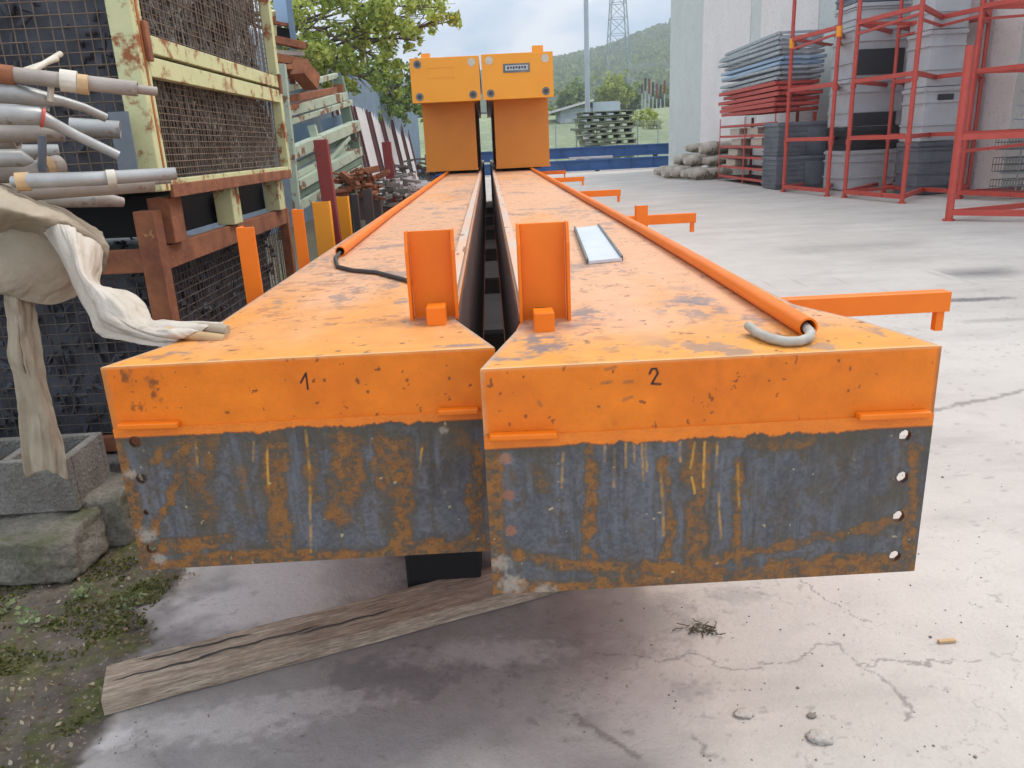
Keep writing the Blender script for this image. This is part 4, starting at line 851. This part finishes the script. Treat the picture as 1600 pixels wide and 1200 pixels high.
# rusty stillage on top left with blue panel
t = thing('steel_stillage', 'rusty brown steel stillage with a blue panel, high behind the cream cage', 'stillage', P3(450, 90, 7.4))
for p, q, w_, m in (((428, 35), (452, 40), .03, 'rust'), ((430, 62), (476, 72), .06, 'rust'), ((430, 82), (474, 84), .04, 'alu_dirty'), ((430, 90), (480, 100), .07, 'rust'), ((428, 110), (486, 108), .04, 'rust'), ((452, 104), (458, 132), .05, 'rust'), ((466, 104), (488, 130), .14, 'rust'), ((424, 16), (430, 130), .06, 'cream_rust'), ((450, -10), (460, 75), .05, 'blue_sheet')):
    MB().beam(P3(*p, 7.2), P3(*q, 7.4), w_).build('frame_bar', m, t, bevel=.004)
for ps, m in ((((426, -20), (448, -20), (452, 36), (428, 34)), 'light_blue'), (((430, 42), (452, 44), (458, 66), (432, 62)), 'void')):
    v1 = [P3(*p, 7.35) for p in ps]; MB().add([tuple(v) for v in v1]+[tuple(v+np.array([0, .05, 0])) for v in v1], [(3, 2, 1, 0), (4, 5, 6, 7), (0, 1, 5, 4), (1, 2, 6, 5), (2, 3, 7, 6), (3, 0, 4, 7)]).build('side_panel', m, t)

# corrugated fence
def fence(pa, pb, ztop=3.6):
    (xa, ya), (xb, yb) = pa, pb; L_ = math.hypot(xb-xa, yb-ya); n_ = int(L_/.09); mb = []; 
    t = thing('corrugated_fence', 'tall blue-grey corrugated metal fence behind the leaning panels', 'fence', (xb, yb, 0))
    s = np.linspace(0, 1, n_*2+1); off = np.where(np.arange(n_*2+1) % 2 == 0, .0, .05)+np.where((np.arange(n_*2+1)//6) % 2 == 0, .03, 0); nx, ny = (yb-ya)/L_, -(xb-xa)/L_
    Xf = xa+(xb-xa)*s+nx*off; Yf = ya+(yb-ya)*s+ny*off; G = np.stack([np.stack([Xf, Yf, np.full(s.shape, z)], -1) for z in (0, ztop)]); o = grid('sheet', 'corrugated', G, None, t)
    q = o.modifiers.new('thickness', 'SOLIDIFY'); q.thickness = .01
    for i in range(0, 12):
        u = i/11; x, y = xa+(xb-xa)*u-nx*.08, ya+(yb-ya)*u-ny*.08; MB().box(x-.04, x+.04, y-.04, y+.04, 0, ztop-.05).build('post', 'pole_grey', t)
    return t
fa = P3(400, 72, 13.5); fence((-4.45, 11), (-3.7, 44), 3.75)
# leaning pale panels in front of the fence
for i in range(6):
    ya = 22+i*2.9; xb = -3.72+.04*i; w_ = 2.6
    t = thing('leaning_panel', ['nearest of the pale panels leaning on the fence', 'second pale panel from the near end, leaning on the fence', 'third pale panel from the near end, leaning on the fence', 'fourth pale panel from the near end, leaning on the fence', 'fifth pale panel from the near end, leaning on the fence', 'farthest of the pale panels leaning on the fence'][i], 'panel', (xb, ya, 0), 'pale panels leaning on the fence')
    z = 2.85-.05*i; x_t = xb-.42; 
    mb = MB(); v = [(xb, ya, .1), (xb, ya+w_, .1), (x_t, ya+w_, z), (x_t, ya, z)]; d_ = (.07, 0, .02)
    mb.add(v+[(a_[0]+.07, a_[1], a_[2]+.02) for a_ in v], [(0, 1, 2, 3), (7, 6, 5, 4), (4, 5, 1, 0), (5, 6, 2, 1), (6, 7, 3, 2), (7, 4, 0, 3)]); mb.build('slab', 'panel_white', t, bevel=.01)
    for k in (0.02, .98): MB().beam((xb+.11, ya+w_*k, .12), (x_t+.11, ya+w_*k, z), .09, .06).build('edge_bar', 'panel_bar', t)
# low pallets of rubble and red feet
for i, (p, Y, s_, m, lab) in enumerate((((650, 268), 14, .35, 'rubble', 'grey block stack on a red stand by the far girder end'), ((600, 300), 8.5, .24, 'rubble', 'pile of rusty steel offcuts behind the dark posts'), ((560, 290), 7.4, .2, 'rust', 'heap of brown offcuts below the green rack'), ((625, 292), 11, .25, 'panel_white', 'pale crate beside the farther red post'))):
    c = P3(p[0], p[1], Y); t = thing('scrap_pile', lab, 'scrap pile', (c[0], Y, 0)); mb = MB()
    for k in range(60):
        q = c+np.array([random.uniform(-1, 1)*s_, random.uniform(0, 1)*s_, random.uniform(-.8, .75)*s_*.8]); mb.beam(q, q+np.array([random.gauss(0, 1)*s_*.4, random.gauss(0, .5)*s_*.5, random.gauss(0, .3)*s_*.4])+1e-3, random.uniform(.02, .07), random.uniform(.015, .06))
    mb.build('offcuts', m, t, bevel=.004); z0 = c[2]-s_*.6
    MB().box(c[0]-s_*.9, c[0]+s_*.9, Y+.05, Y+s_, max(.12, z0-.2), max(.2, z0)).build('base', 'brick_red' if i == 0 else 'gap_dark', t)
    for sx in (-.8, .8): MB().box(c[0]+sx*s_-.05, c[0]+sx*s_+.05, Y+.06, Y+.16, 0, max(.12, z0-.2)).build('leg', 'brick_red' if i == 0 else 'gap_dark', t)

# ================================================================== TREES
def tree(label, base, h, r, blobs, nleaf, ls, lm='leaf', limbs=7):
    t = thing('tree', label, 'tree', base)
    mb = MB(); b = Vector(base); tops = []
    trunk = [b+Vector((math.sin(k)*.1, 0, h*k/5)) for k in range(6)]; mb.tube(trunk, [r*(1-.14*k) for k in range(6)], 10)
    cs = []
    for (c, rad) in blobs:
        c = Vector([float(v) for v in c]); s = trunk[random.choice((3, 4, 5))]; m1 = s.lerp(c, .5)+Vector((random.gauss(0, .2), random.gauss(0, .2), .25)); mb.tube([s, m1, c], [r*.4, r*.22, r*.06], 6)
        for _ in range(4):
            e = c+Vector((random.gauss(0, 1), random.gauss(0, 1), random.gauss(0, .8)))*rad*.6; mb.tube([m1.lerp(c, .7), e], [r*.1, r*.02], 4)
        k = int(nleaf*rad**2); ncl = max(4, int(rad*14)); cc = RNG.normal(size=(ncl, 3))*rad*.5*[1, 1, .8]; idx = RNG.integers(0, ncl, k)
        cs.append(np.array(c)+cc[idx]+RNG.normal(size=(k, 3))*rad*.15)
    mb.build('trunk', 'bark', t); quads('crown', lm, np.concatenate(cs), ls, parent=t, asp=1.7); return t
def bl_(lst, Y, dy=2): return [(P3(x, y, Y+random.uniform(-dy, dy)), r_) for x, y, r_ in lst]
tree('leafy green tree spreading over the fence at the top left', (-5.6, 20, 0), 4.6, .15, bl_([(470, 30, .7), (500, 60, .7), (540, 40, .6), (580, 30, .6), (620, 30, .55), (660, 22, .5), (700, 30, .35), (480, 85, .6), (520, 100, .6), (560, 75, .55), (600, 62, .5), (640, 48, .4), (690, 12, .5), (610, 100, .45), (550, 120, .5), (660, 60, .22), (710, 24, .2), (560, 0, .8), (640, -10, .7), (480, -20, .9), (590, 130, .4), (450, 60, .6), (520, 10, .6), (600, 0, .6)], 19), 900, .068)
tree('darker tree farther behind the fence, left of the yellow girders', (-4.4, 33, 0), 4, .2, bl_([(560, 120, 1.0), (600, 115, .9), (630, 130, .8), (590, 160, .7), (625, 165, .7), (645, 150, .5), (520, 110, .9), (540, 140, .8), (640, 110, .5), (610, 90, .7), (650, 165, .4), (575, 140, .8), (660, 170, .35), (600, 165, .6), (560, 150, .7), (655, 130, .45), (500, 95, .9), (640, 150, .4)], 33), 520, .11, 'leaf_far')
tree('small bright green bush between the stillage and the fence', (-3.9, 14.5, 0), 2.3, .06, bl_([(490, 90, .22), (484, 98, .18), (498, 84, .18)], 14.5, .2), 2500, .05, 'leaf_yellow')

# ================================================================== BACKGROUND BEHIND THE YARD
def zt_(x, y): return float(terr(np.array([x]), np.array([y]))[0])
# blue beams
for (pxa, pxb, Y, zb, zt, lab) in ((845, 1046, 41.5, .62, 1.16, 'upper blue steel beam across the back of the yard'), (848, 1042, 39.2, .05, .58, 'lower blue steel beam across the back of the yard')):
    a = P3(pxa, 250, Y)[0]; b_ = P3(pxb, 250, Y)[0]; t = thing('blue_beam', lab, 'beam', ((a+b_)/2, Y, 0)); h = zt-zb
    b_ += 1.5; MB().box(a-6, b_+.3, Y, Y+.3, zt-.06, zt).build('flange', 'blue_beam', t); MB().box(a-6, b_+.3, Y, Y+.3, zb, zb+.06).build('flange', 'blue_beam', t); MB().box(a-6, b_+.3, Y+.12, Y+.16, zb+.061, zt-.061).build('web', 'blue_beam', t)
    for k in range(7): MB().box(a+k*1.1, a+k*1.1+.03, Y+.02, Y+.119, zb+.062, zt-.062).build('stiffener', 'blue_beam', t)
    for k in range(4): MB().box(a-4+k*3.3, a-3.8+k*3.3, Y+.04, Y+.26, 0, zb-.001).build('bearer', 'gap_dark', t)
a = P3(890, 253, 40.9); o = MB().box(a[0], a[0]+2.2, 40.7, 41.2, .585, .68).build('pale_board', 'panel_white', origin=(a[0], 41, .585)); tag(o, 'pale board lying between the two blue beams', 'board')
# green pallet pile
t = thing('pallet_pile', 'pile of grey-green pallets and frames behind the blue beams', 'pallets', P3(950, 235, 44))
xa, xb = P3(905, 200, 44)[0], P3(990, 200, 44)[0]
for k in range(9):
    z = .3+k*.30; j = random.uniform(-.2, .2); mb = MB()
    mb.box(xa+j+.1, xb+j, 44, 46, z, z+.05)
    for q in range(5): x = xa+j+.1+(xb-xa-.2)*q/4; mb.box(x, x+.12, 44, 46, z+.051, z+.2)
    mb.box(xa+j, xb+j+.1, 43.97, 46, z+.201, z+.25); mb.build('pallet', 'pallet_green', t)
for k in range(30):
    p = np.array([xa+random.uniform(-.6, 1.2), 43.7+random.uniform(0, .2), random.uniform(.3, 2.6)]); MB().beam(p, p+np.array([random.uniform(.6, 1.8), .1, random.uniform(-.25, .2)]), .07).build('loose_frame', 'pallet_green', t)
# shed
Ys = 84; a = P3(876, 190, Ys); b_ = P3(926, 190, Ys); c_ = P3(946, 188, Ys+6); zr = P3(920, 160, Ys)[2]
t = thing('shed', 'pale grey shed with a flat sloping roof behind the pallet pile', 'shed', (a[0], Ys, 2)); zg = zt_(0, Ys)-.3
MB().box(a[0], b_[0], Ys, Ys+6, zg, zr-.5).build('wall', 'shed_grey', t); MB().box(b_[0]+.002, c_[0]+.6, Ys-.3, Ys+6, zg, zr).build('side_wall', 'shed_grey', t)
MB().add([(a[0]-1, Ys-1.2, zr-.9), (b_[0]+.0, Ys-1.2, zr+.05), (b_[0]+.0, Ys+6.2, zr+.05), (a[0]-1, Ys+6.2, zr-.9), (a[0]-1, Ys-1.2, zr-.7), (b_[0], Ys-1.2, zr+.3), (b_[0], Ys+6.2, zr+.3), (a[0]-1, Ys+6.2, zr-.7)], [(3, 2, 1, 0), (4, 5, 6, 7), (0, 1, 5, 4), (1, 2, 6, 5), (2, 3, 7, 6), (3, 0, 4, 7)]).build('roof', 'panel_white', t)
for k in range(3): x = a[0]+.4+k*(b_[0]-a[0])/3; MB().box(x, x+.7, Ys-.03, Ys-.001, zg+.4, zr-1.5).build('door', 'wall_grey', t)
# lamp pole
c = P3(919, 232, 50); t = thing('lamp_pole', 'tall pale grey pole rising out of view behind the blue beams', 'pole', (c[0], 50, 0))
MB().tube([(c[0], 50, 0), (c[0], 50, 14)], [.17, .12], 12).build('shaft', 'pole_grey', t); MB().box(c[0]-.3, c[0]+.3, 49.7, 50.3, 0, .3).build('base', 'wall_grey', t)
# pylon
c = P3(966, 150, 190); t = thing('power_pylon', 'lattice power pylon standing before the hill', 'pylon', (c[0], 190, zt_(0, 190))); mb = MB(); zb = zt_(0, 190)-.5; H = 34
def leg(k, s1, s2): u = k; wv_ = 3.2*(1-u)+.9*u; return (c[0]+s1*wv_, 190+s2*wv_, zb+H*u)
for s1 in (-1, 1):
    for s2 in (-1, 1): MB().tube([leg(0, s1, s2), leg(.6, s1, s2), leg(1, s1, s2)], .13, 5).build('leg', 'pylon', t)
lev = [0, .14, .27, .39, .5, .6, .69, .77, .85, .93, 1]
for u, v in zip(lev[:-1], lev[1:]):
    for s in (-1, 1):
        mb.tube([leg(u, -1, s), leg(v, 1, s)], .06, 4); mb.tube([leg(u, 1, s), leg(v, -1, s)], .06, 4); mb.tube([leg(u, s, -1), leg(v, s, 1)], .06, 4); mb.tube([leg(v, -1, s), leg(v, 1, s)], .06, 4)
mb.build('lattice', 'pylon', t)
for z in (.76, .88):
    z_ = zb+H*z; q = MB()
    for s in (-1, 1): q.tube([(c[0]+s*1, 190, z_), (c[0]+s*5.5, 190, z_+.6)], .1, 5); q.tube([(c[0]+s*1, 190, z_+2.2), (c[0]+s*5.5, 190, z_+.7)], .1, 5); q.tube([(c[0]+s*5.5, 190, z_+.6), (c[0]+s*5.5, 190, z_-1.2)], .12, 5)
    q.build('crossarm', 'pylon', t)
# substation stakes, bushes and small trees on the slope
for i, px in enumerate((1008, 1014, 1020, 1026, 1032, 1038, 1003)):
    Y = 120+i*2; c = P3(px, 175, Y); h = random.uniform(1.6, 2.8); t = thing('insulator_post', ['dark substation insulator post, number %s from the left of the cluster' % s for s in ('two', 'three', 'four', 'five', 'six', 'seven', 'one')][i], 'insulator', (c[0], Y, zt_(0, Y)), 'substation posts by the building corner')
    zg = zt_(0, Y)-.2; MB().tube([(c[0], Y, zg), (c[0], Y, zg+h)], .09, 6).build('post', 'pole_grey', t)
    MB().tube([(c[0], Y, zg+h+.001), (c[0], Y, zg+h+1.2+random.random())], .15, 8).build('insulator', 'brick_red' if i % 2 else 'dark_steel', t)
o = MB().box(P3(1022, 190, 100)[0], P3(1050, 190, 100)[0]+2, 100, 101, zt_(0, 100)-.3, P3(1030, 175, 100)[2]).build('green_hoarding', 'teal', origin=(P3(1030, 190, 100)[0], 100, 4)); tag(o, 'dark teal hoarding left of the building corner', 'hoarding')
for i, (px, py, Y, r_, lm, lab) in enumerate(((1005, 180, 75, 1.3, 'leaf_yellow', 'yellow-green bush right above the pallet pile'), (1020, 186, 72, .9, 'leaf_yellow', 'low yellow-green bush left of the teal hoarding'), (960, 135, 140, 2.6, 'leaf_yellow', 'pale green slender tree at the foot of the pylon'), (940, 150, 150, 2.4, 'leaf_far', 'green tree behind the shed roof'),
                                 (985, 145, 150, 2.6, 'leaf_far', 'green tree right of the pylon foot'), (885, 150, 160, 2.4, 'leaf_far', 'green tree left behind the shed'), (870, 185, 100, 1.6, 'leaf_far', 'green shrub at the left end of the shed'), (905, 140, 170, 2.6, 'leaf_far', 'tree rising above the middle of the shed'), (1035, 150, 165, 2.6, 'leaf_far', 'tree behind the substation posts'))):
    c = P3(px, py, Y); zg = zt_(0, Y); tree(lab, (c[0], Y, zg-.2), max(1, c[2]-zg-r_*.3), .12*r_/1.5, [(c, r_*.8), (c+np.array([r_*.5, 0, -r_*.6]), r_*.6), (c+np.array([-r_*.5, 0, -r_*.5]), r_*.6), (c+np.array([0, 0, -r_*1.2]), r_*.6)], 160, .2 if Y < 100 else .32, lm)
# wire fence along the back of the yard
t = thing('wire_fence', 'thin grey wire fence behind the blue beams', 'fence', (4, 47, 0)); mb = MB()
for k in range(16): MB().box(-2+k*1.2, -1.94+k*1.2, 47, 47.06, 0, 2.5).build('post', 'pole_grey', t)
for k in range(24): mb.tube([(-3, 46.99, .1+k*.1), (17, 46.99, .1+k*.1)], .005, 4, cap=False)
for k in range(190): mb.tube([(-3+k*.1, 46.985, .1), (-3+k*.1, 46.985, 2.45)], .005, 4, cap=False)
mb.build('wires', 'pole_grey', t)

# ================================================================== RIGHT: BUILDING
WA, WB = np.array([float(PY(1046, 150, 37.5)[0]), 37.5]), np.array([12.3, 6.0]); wd_ = (WB-WA)/np.linalg.norm(WB-WA); wn_ = np.array([wd_[1], -wd_[0]])
t = thing('warehouse', 'pale precast concrete warehouse with grey vertical strips', 'building', (9.3, 37.5, 0)); HB = 11
def swall(px):      # distance along the wall seen in this column of the picture
    r_ = ray(px, 200); return float(np.linalg.solve(np.array([[r_[0], -wd_[0]], [r_[1], -wd_[1]]]), WA)[1])
def wall_prism(s0, s1, d0, d1, z0, z1): p = [WA+wd_*s0-wn_*d0, WA+wd_*s1-wn_*d0, WA+wd_*s1-wn_*d1, WA+wd_*s0-wn_*d1]; return MB().prism([tuple(q) for q in p], z0, z1)
seg = [(None, 1095, 'wall_grey', .0), (1095, 1166, 'wall_pink', .02), (1166, 1182, 'wall_grey', .0), (1182, 1268, 'wall_pink', .02), (1268, 1300, 'wall_grey', 0), (1300, 1330, 'wall_pink', .02), (1330, 1345, 'wall_grey', 0), (1345, 1577, 'wall_pink', .02), (1577, 1612, 'wall_grey', 0), (1612, 1760, 'wall_pink', .02)]
if (wn_[0] < 0): wn_ = -wn_
for a_, b__, m, off in seg:
    s0 = 0 if a_ is None else swall(a_); s1 = swall(b__); wall_prism(s0+.003, s1-.003, off, -.3, 0, HB).build('wall_panel', m, t)
wall_prism(0, 31, -.305, -25, 0, HB-.05).build('body', 'wall_grey', t); wall_prism(-.1, 31, .1, -25, HB+.001, HB+.3).build('roof', 'wall_grey', t)

# red stacking racks
def red_rack(label, corners, lv, htop, feet=True, w_=.095, rw=.085, yellow_=None, opens=()):
    c = [np.array([p[0], p[1], 0.]) for p in corners]; t = thing('steel_frame_rack', label, 'rack', c[0], 'red steel frame racks by the warehouse')
    for i, p in enumerate(c):
        h = htop[i] if isinstance(htop, (list, tuple)) else htop
        o = MB().tube([p, p+[0, 0, h]], w_/2, 8).build('post', 'red_paint', t)
        MB().tube([p, p+[0, 0, .03]], w_*.8, 8).build('foot_plate', 'red_paint', o)
        for z in lv[1:-1]: MB().tube([p+[0, 0, z-.13], p+[0, 0, z-.03]], w_*.68, 8).build('collar', 'red_paint', o)
        if yellow_ and i in yellow_: MB().tube([p+[0, 0, lv[-1]-.2], p+[0, 0, lv[-1]+.02]], w_*.72, 8).build('collar', 'yellow_paint', o)
    k = len(c)
    for i in range(k):
        if i in opens: continue
        a_, b__ = c[i], c[(i+1) % k]
        for z in lv: MB().beam(a_+[0, 0, z], b__+[0, 0, z], rw*.8, rw).build('rail', 'red_paint', t)
    for i in range(2): MB().beam(c[i]+[0, 0, lv[-1]-.22], c[(i+1) % k]+[0, 0, lv[-1]-.12], rw*.55).build('rail', 'red_paint', t)
    MB().beam(c[0]+[0, 0, lv[-1]], c[2 % k]+[0, 0, lv[-1]], rw*.7).build('brace', 'red_paint', t); MB().beam(c[0]+[0, 0, lv[0]], c[2 % k]+[0, 0, lv[0]], rw*.7).build('brace', 'red_paint', t)
    return t
def G2(px, py): return tuple(PZ(px, py)[:2])
def GW(px, back=.45):
    p = WA+wd_*swall(px); k = 1-back/np.linalg.norm(p); return tuple(p*k)
lv = [.13, 1.28, 2.44, 3.6]
red_rack('leftmost red frame rack, around the dark grey crates', [G2(1224, 300), G2(1292, 307), G2(1302, 287), (9.3, 24.0)], lv, [4.55, 6.5, 4.6, 3.5], yellow_=(0, 1), opens=(2,))
red_rack('red frame rack in front of the tall grey box stacks', [G2(1319, 309), G2(1409, 318), GW(1472), GW(1397)], lv, 6.5)
red_rack('red frame rack behind, reaching towards the wall', [G2(1380, 301), G2(1500, 309), GW(1524, .3), GW(1422, .3)], lv, 6.5, w_=.085)
c1 = np.array(G2(1482, 345)); red_rack('nearest red frame rack, cut by the right edge of the view', [tuple(c1), (c1[0]+2.6, c1[1]+.9), (c1[0]+3.2, c1[1]-1.2), (c1[0]+1.9, c1[1]-1.5)], [.13, 1.28], [2.6, 2.6, 2.6, 2.6], opens=(1,), w_=.12)
c1 = np.array(G2(1497, 311)); red_rack('red frame rack between the wall and the nearest rack', [tuple(c1), (c1[0]+1.9, c1[1]+.4), (c1[0]+2.4, c1[1]-1.6), (c1[0]+.55, c1[1]-1.4)], lv, 6.5, opens=(2,), w_=.09)

# grey crates: ribbed boxes
def pbox(parent, x0, x1, y0, y1, z0, z1, m, opening=None, ribs=5, rim=.02):
    o = MB().box(x0, x1, y0, y1, z0, z1).build('shell', m, parent, bevel=.015)
    mb = MB()
    for k in range(ribs): z = z0+(z1-z0)*(k+.7)/(ribs+.4); mb.box(x0-.03, x1+.0, y0-.03, y0-.001, z, z+(z1-z0)*.04); mb.box(x0-.03, x0-.001, y0-.001, y1, z, z+(z1-z0)*.04)
    mb.build('ribs', m, parent)
    MB().box(x0-.04, x1+.01, y0-.04, y1, z1-.09, z1-.02).build('rim', m, parent)
    if opening: a_, b__, c__, d__, mm = opening; MB().box(x0+(x1-x0)*a_, x0+(x1-x0)*b__, y0-.036, y0-.031, z0+(z1-z0)*c__, z0+(z1-z0)*d__).build('opening', mm, parent)
t = None
def X_at(px, Y): return float(P3(px, 250, Y)[0])
x0, x1 = X_at(1212, 21.0), X_at(1300, 21.0)
for k in range(2):
    t = thing('plastic_crate', ['lower dark grey ribbed crate left of the tall box stacks', 'upper dark grey ribbed crate left of the tall box stacks'][k], 'crate', (x0, 21, k*.88), 'dark grey crates')
    pbox(t, x0, x1, 20.9, 22.0, .02+k*.85, .02+k*.85+.84, 'plastic_dark', ribs=6); MB().box((x0+x1)/2-.0, x1-.05, 20.86, 20.868, .1+k*.85, .70+k*.85).build('panel', 'plastic_dark', t)
Y = 19.4; x0, x1 = X_at(1318, Y), X_at(1400, Y); zz_ = 0.02
for k, (h, m, op) in enumerate(((.95, 'plastic_grey', None), (.55, 'plastic_black', None), (1.1, 'plastic_grey', (.1, .9, .0, .28, 'plastic_black')), (1.15, 'plastic_grey', (.05, .95, .05, .55, 'plastic_black')), (.5, 'plastic_grey', None), (1.2, 'plastic_dark', None))):
    t = thing('plastic_box', ['light grey box at the foot of the left tall stack', 'black tray second from the foot of the left tall stack', 'light grey box third from the foot of the left tall stack', 'light grey box with a wide black opening, left tall stack', 'shallow light box above the black opening', 'dark grey ribbed box at the top of the left tall stack'][k], 'box', (x0, Y, zz_), 'tall stacks of grey boxes')
    pbox(t, x0, x1, Y, Y+1.1, zz_, zz_+h-.01, m, op, ribs=2 if m == 'plastic_grey' else 6); zz_ += h
Y = 17.2; x0, x1 = X_at(1434, Y), X_at(1488, Y); zz_ = .02
for k in range(5):
    h = 1.12; t = thing('plastic_box', ['grey ribbed box at the foot of the right tall stack', 'grey box second from the foot of the right tall stack, with a dark slot', 'grey box third in the right tall stack', 'grey box fourth in the right tall stack, with a dark slot', 'grey ribbed box at the top of the right tall stack'][k], 'box', (x0, Y, zz_), 'tall stacks of grey boxes')
    pbox(t, x0, x1, Y, Y+.9, zz_, zz_+h-.01, 'plastic_grey' if k % 2 else 'plastic_dark' if k == 0 else 'plastic_grey', (.35, .8, .75, .86, 'plastic_black') if k in (1, 3) else None, ribs=4 if k in (0, 4) else 2); zz_ += h
# stack of frames: red shelving below, red frames, silver frames on top
ya, yb = 20.9+.6, 26.6; xs = 7.75
t = thing('red_shelving', 'rusty red shelving with pale boxes at the foot of the frame stack', 'shelving', (xs, 24, 0))
for k in range(6):
    z = .12+k*.31
    MB().box(xs, xs+.06, ya, yb, z, z+.07).build('shelf_edge', 'red_paint', t); MB().box(xs+.061, xs+1.1, ya, yb, z, z+.03).build('shelf', 'brick_red', t)
for y in (ya, (ya+yb)/2, yb): MB().box(xs-.01, xs-.001, y-.04, y+.04, 0, 1.95).build('upright', 'red_paint', t); 
for y in (ya, yb-.05): MB().box(xs+1.02, xs+1.1, y, y+.05, 0, 1.95).build('upright', 'red_paint', t)
for k, (y, z) in enumerate(((24.9, 1.43), (23.2, 1.43), (24.7, 1.12), (22.8, 1.12), (25, .81), (25.2, .5))): MB().box(xs+.1, xs+.5, y, y+.95, z+.01, z+.2).build('stored_box', 'clamp_white', t)
def frame_layer(label, z, m, j, grp, th=.09, n_=7, tilt=0):
    t = thing('frame_panel', label, 'frame', (xs, 24, z), grp)
    a_, b__ = ya+random.uniform(-.15, .2), yb+random.uniform(-.2, .2); x_ = xs+random.uniform(-.06, .06); mb = MB()
    for x in (x_, x_+1.15): mb.beam((x, a_, z+th/2), (x, b__, z+th/2+tilt), .06, th*.75)
    for q in range(n_): y = a_+(b__-a_)*q/(n_-1); mb.beam((x_+.04, y, z+th/2+tilt*q/(n_-1)), (x_+1.1, y, z+th/2+tilt*q/(n_-1)), .06, th*.6)
    mb.beam((x_, a_, z+th/2), (x_+1.1, a_+(b__-a_)*.5, z+th/2), .04, th*.5); mb.build('frame', m, t); t.rotation_euler.z = random.uniform(-.025, .025); return t
orw = ('lowest', 'second lowest', 'third lowest', 'fourth', 'fifth', 'sixth', 'seventh', 'eighth', 'ninth', 'tenth')
z = 1.98
for k in range(6): frame_layer('red steel frame, %s of the red frames on the shelving' % orw[k], z, 'red_paint', k, 'red frames lying on the shelving', .13, tilt=random.uniform(-.03, .03)); z += .135
for k in range(10): frame_layer('%s frame, %s of the silver and blue frames on top of the stack' % ('pale blue' if k in (3, 4) else 'silver', orw[k]), z, 'light_blue' if k in (3, 4) else 'silver', k, 'silver frames on top of the stack', .10, tilt=random.uniform(-.05, .05)); z += .122
# heap of wrapped bundles left of the shelving
for i in range(15):
    row = 0 if i < 6 else 1 if i < 11 else 2; k = i-(0, 6, 11)[row]; y = 27.2+k*.7+row*.4; x = 6.9+row*.5+random.uniform(-.3, .3); z = .22+row*.40; r_ = random.uniform(.17, .25); px_ = x
    o = MB(); pts_ = []
    L_ = random.uniform(1.3, 2.0)
    o.tube([(x-.2+L_*q/6, y+random.uniform(-.06, .06)+.15*q/6, z+random.uniform(-.03, .03)) for q in range(7)], [r_*.6, r_, r_*1.05, r_*.95, r_*1.05, r_, r_*.5], 10)
    o = o.build('wrapped_bundle', 'sack', origin=(x, y, z-r_)); tag(o, 'dirty wrapped bundle in the heap at the warehouse corner, ' + ('bottom', 'middle', 'top')[row]+' row, '+('nearest', 'second nearest', 'third nearest', 'fourth nearest', 'fifth nearest', 'farthest')[k], 'bundle', 'wrapped bundles at the warehouse corner')
# wire stand at the right edge
Y = 15.4; x0 = X_at(1566, Y); t = thing('wire_stand', 'silver wire display stand against the wall at the right edge of the view', 'stand', (x0, Y, 0))
for x in (x0+.35, x0+.75): MB().tube([(x, Y, 0), (x, Y, 2.3)], .018, 8).build('upright', 'silver', t)
for k in range(9):
    z = .25+k*.25; w_ = .45-.03*k; MB().tube([(x0+.35-w_, Y-.1, z+.02), (x0+.35, Y-.02, z), (x0+1.6, Y+.05, z)], .02, 6).build('arm', 'silver', t)
q = MB()
for lv_ in range(3):
    z = .12+lv_*.42
    for k in range(26): x = x0-.05+k*.06; q.tube([(x, Y-.2, z), (x+.01, Y-.2, z+.26)], .007, 4); q.tube([(x, Y+.2, z), (x, Y+.2, z+.26)], .007, 4); q.tube([(x, Y-.2, z), (x, Y+.2, z)], .006, 4)
    for dz in (0, .13, .26): q.tube([(x0-.05, Y-.2, z+dz), (x0+1.5, Y-.2, z+dz)], .009, 4); q.tube([(x0-.05, Y+.2, z+dz), (x0+1.5, Y+.2, z+dz)], .009, 4)
q.build('wire_baskets', 'bolt', t)

# ================================================================== AIR
x0, x1, y0, y1, z0, z1 = -1500, 1700, -40, 1560, -300, 420
m = bpy.data.materials.new('haze'); m.use_nodes = True; t = m.node_tree; t.nodes.remove(t.nodes['Principled BSDF'])
v = t.nodes.new('ShaderNodeVolumePrincipled'); v.inputs['Color'].default_value = (.80, .88, .95, 1); v.inputs['Density'].default_value = .0010; v.inputs['Anisotropy'].default_value = .2
t.links.new(v.outputs[0], t.nodes['Material Output'].inputs['Volume']); MATS['haze'] = m
tag(MB().box(x0, x1, y0, y1, z0, z1).build('haze', 'haze'), kind='stuff')
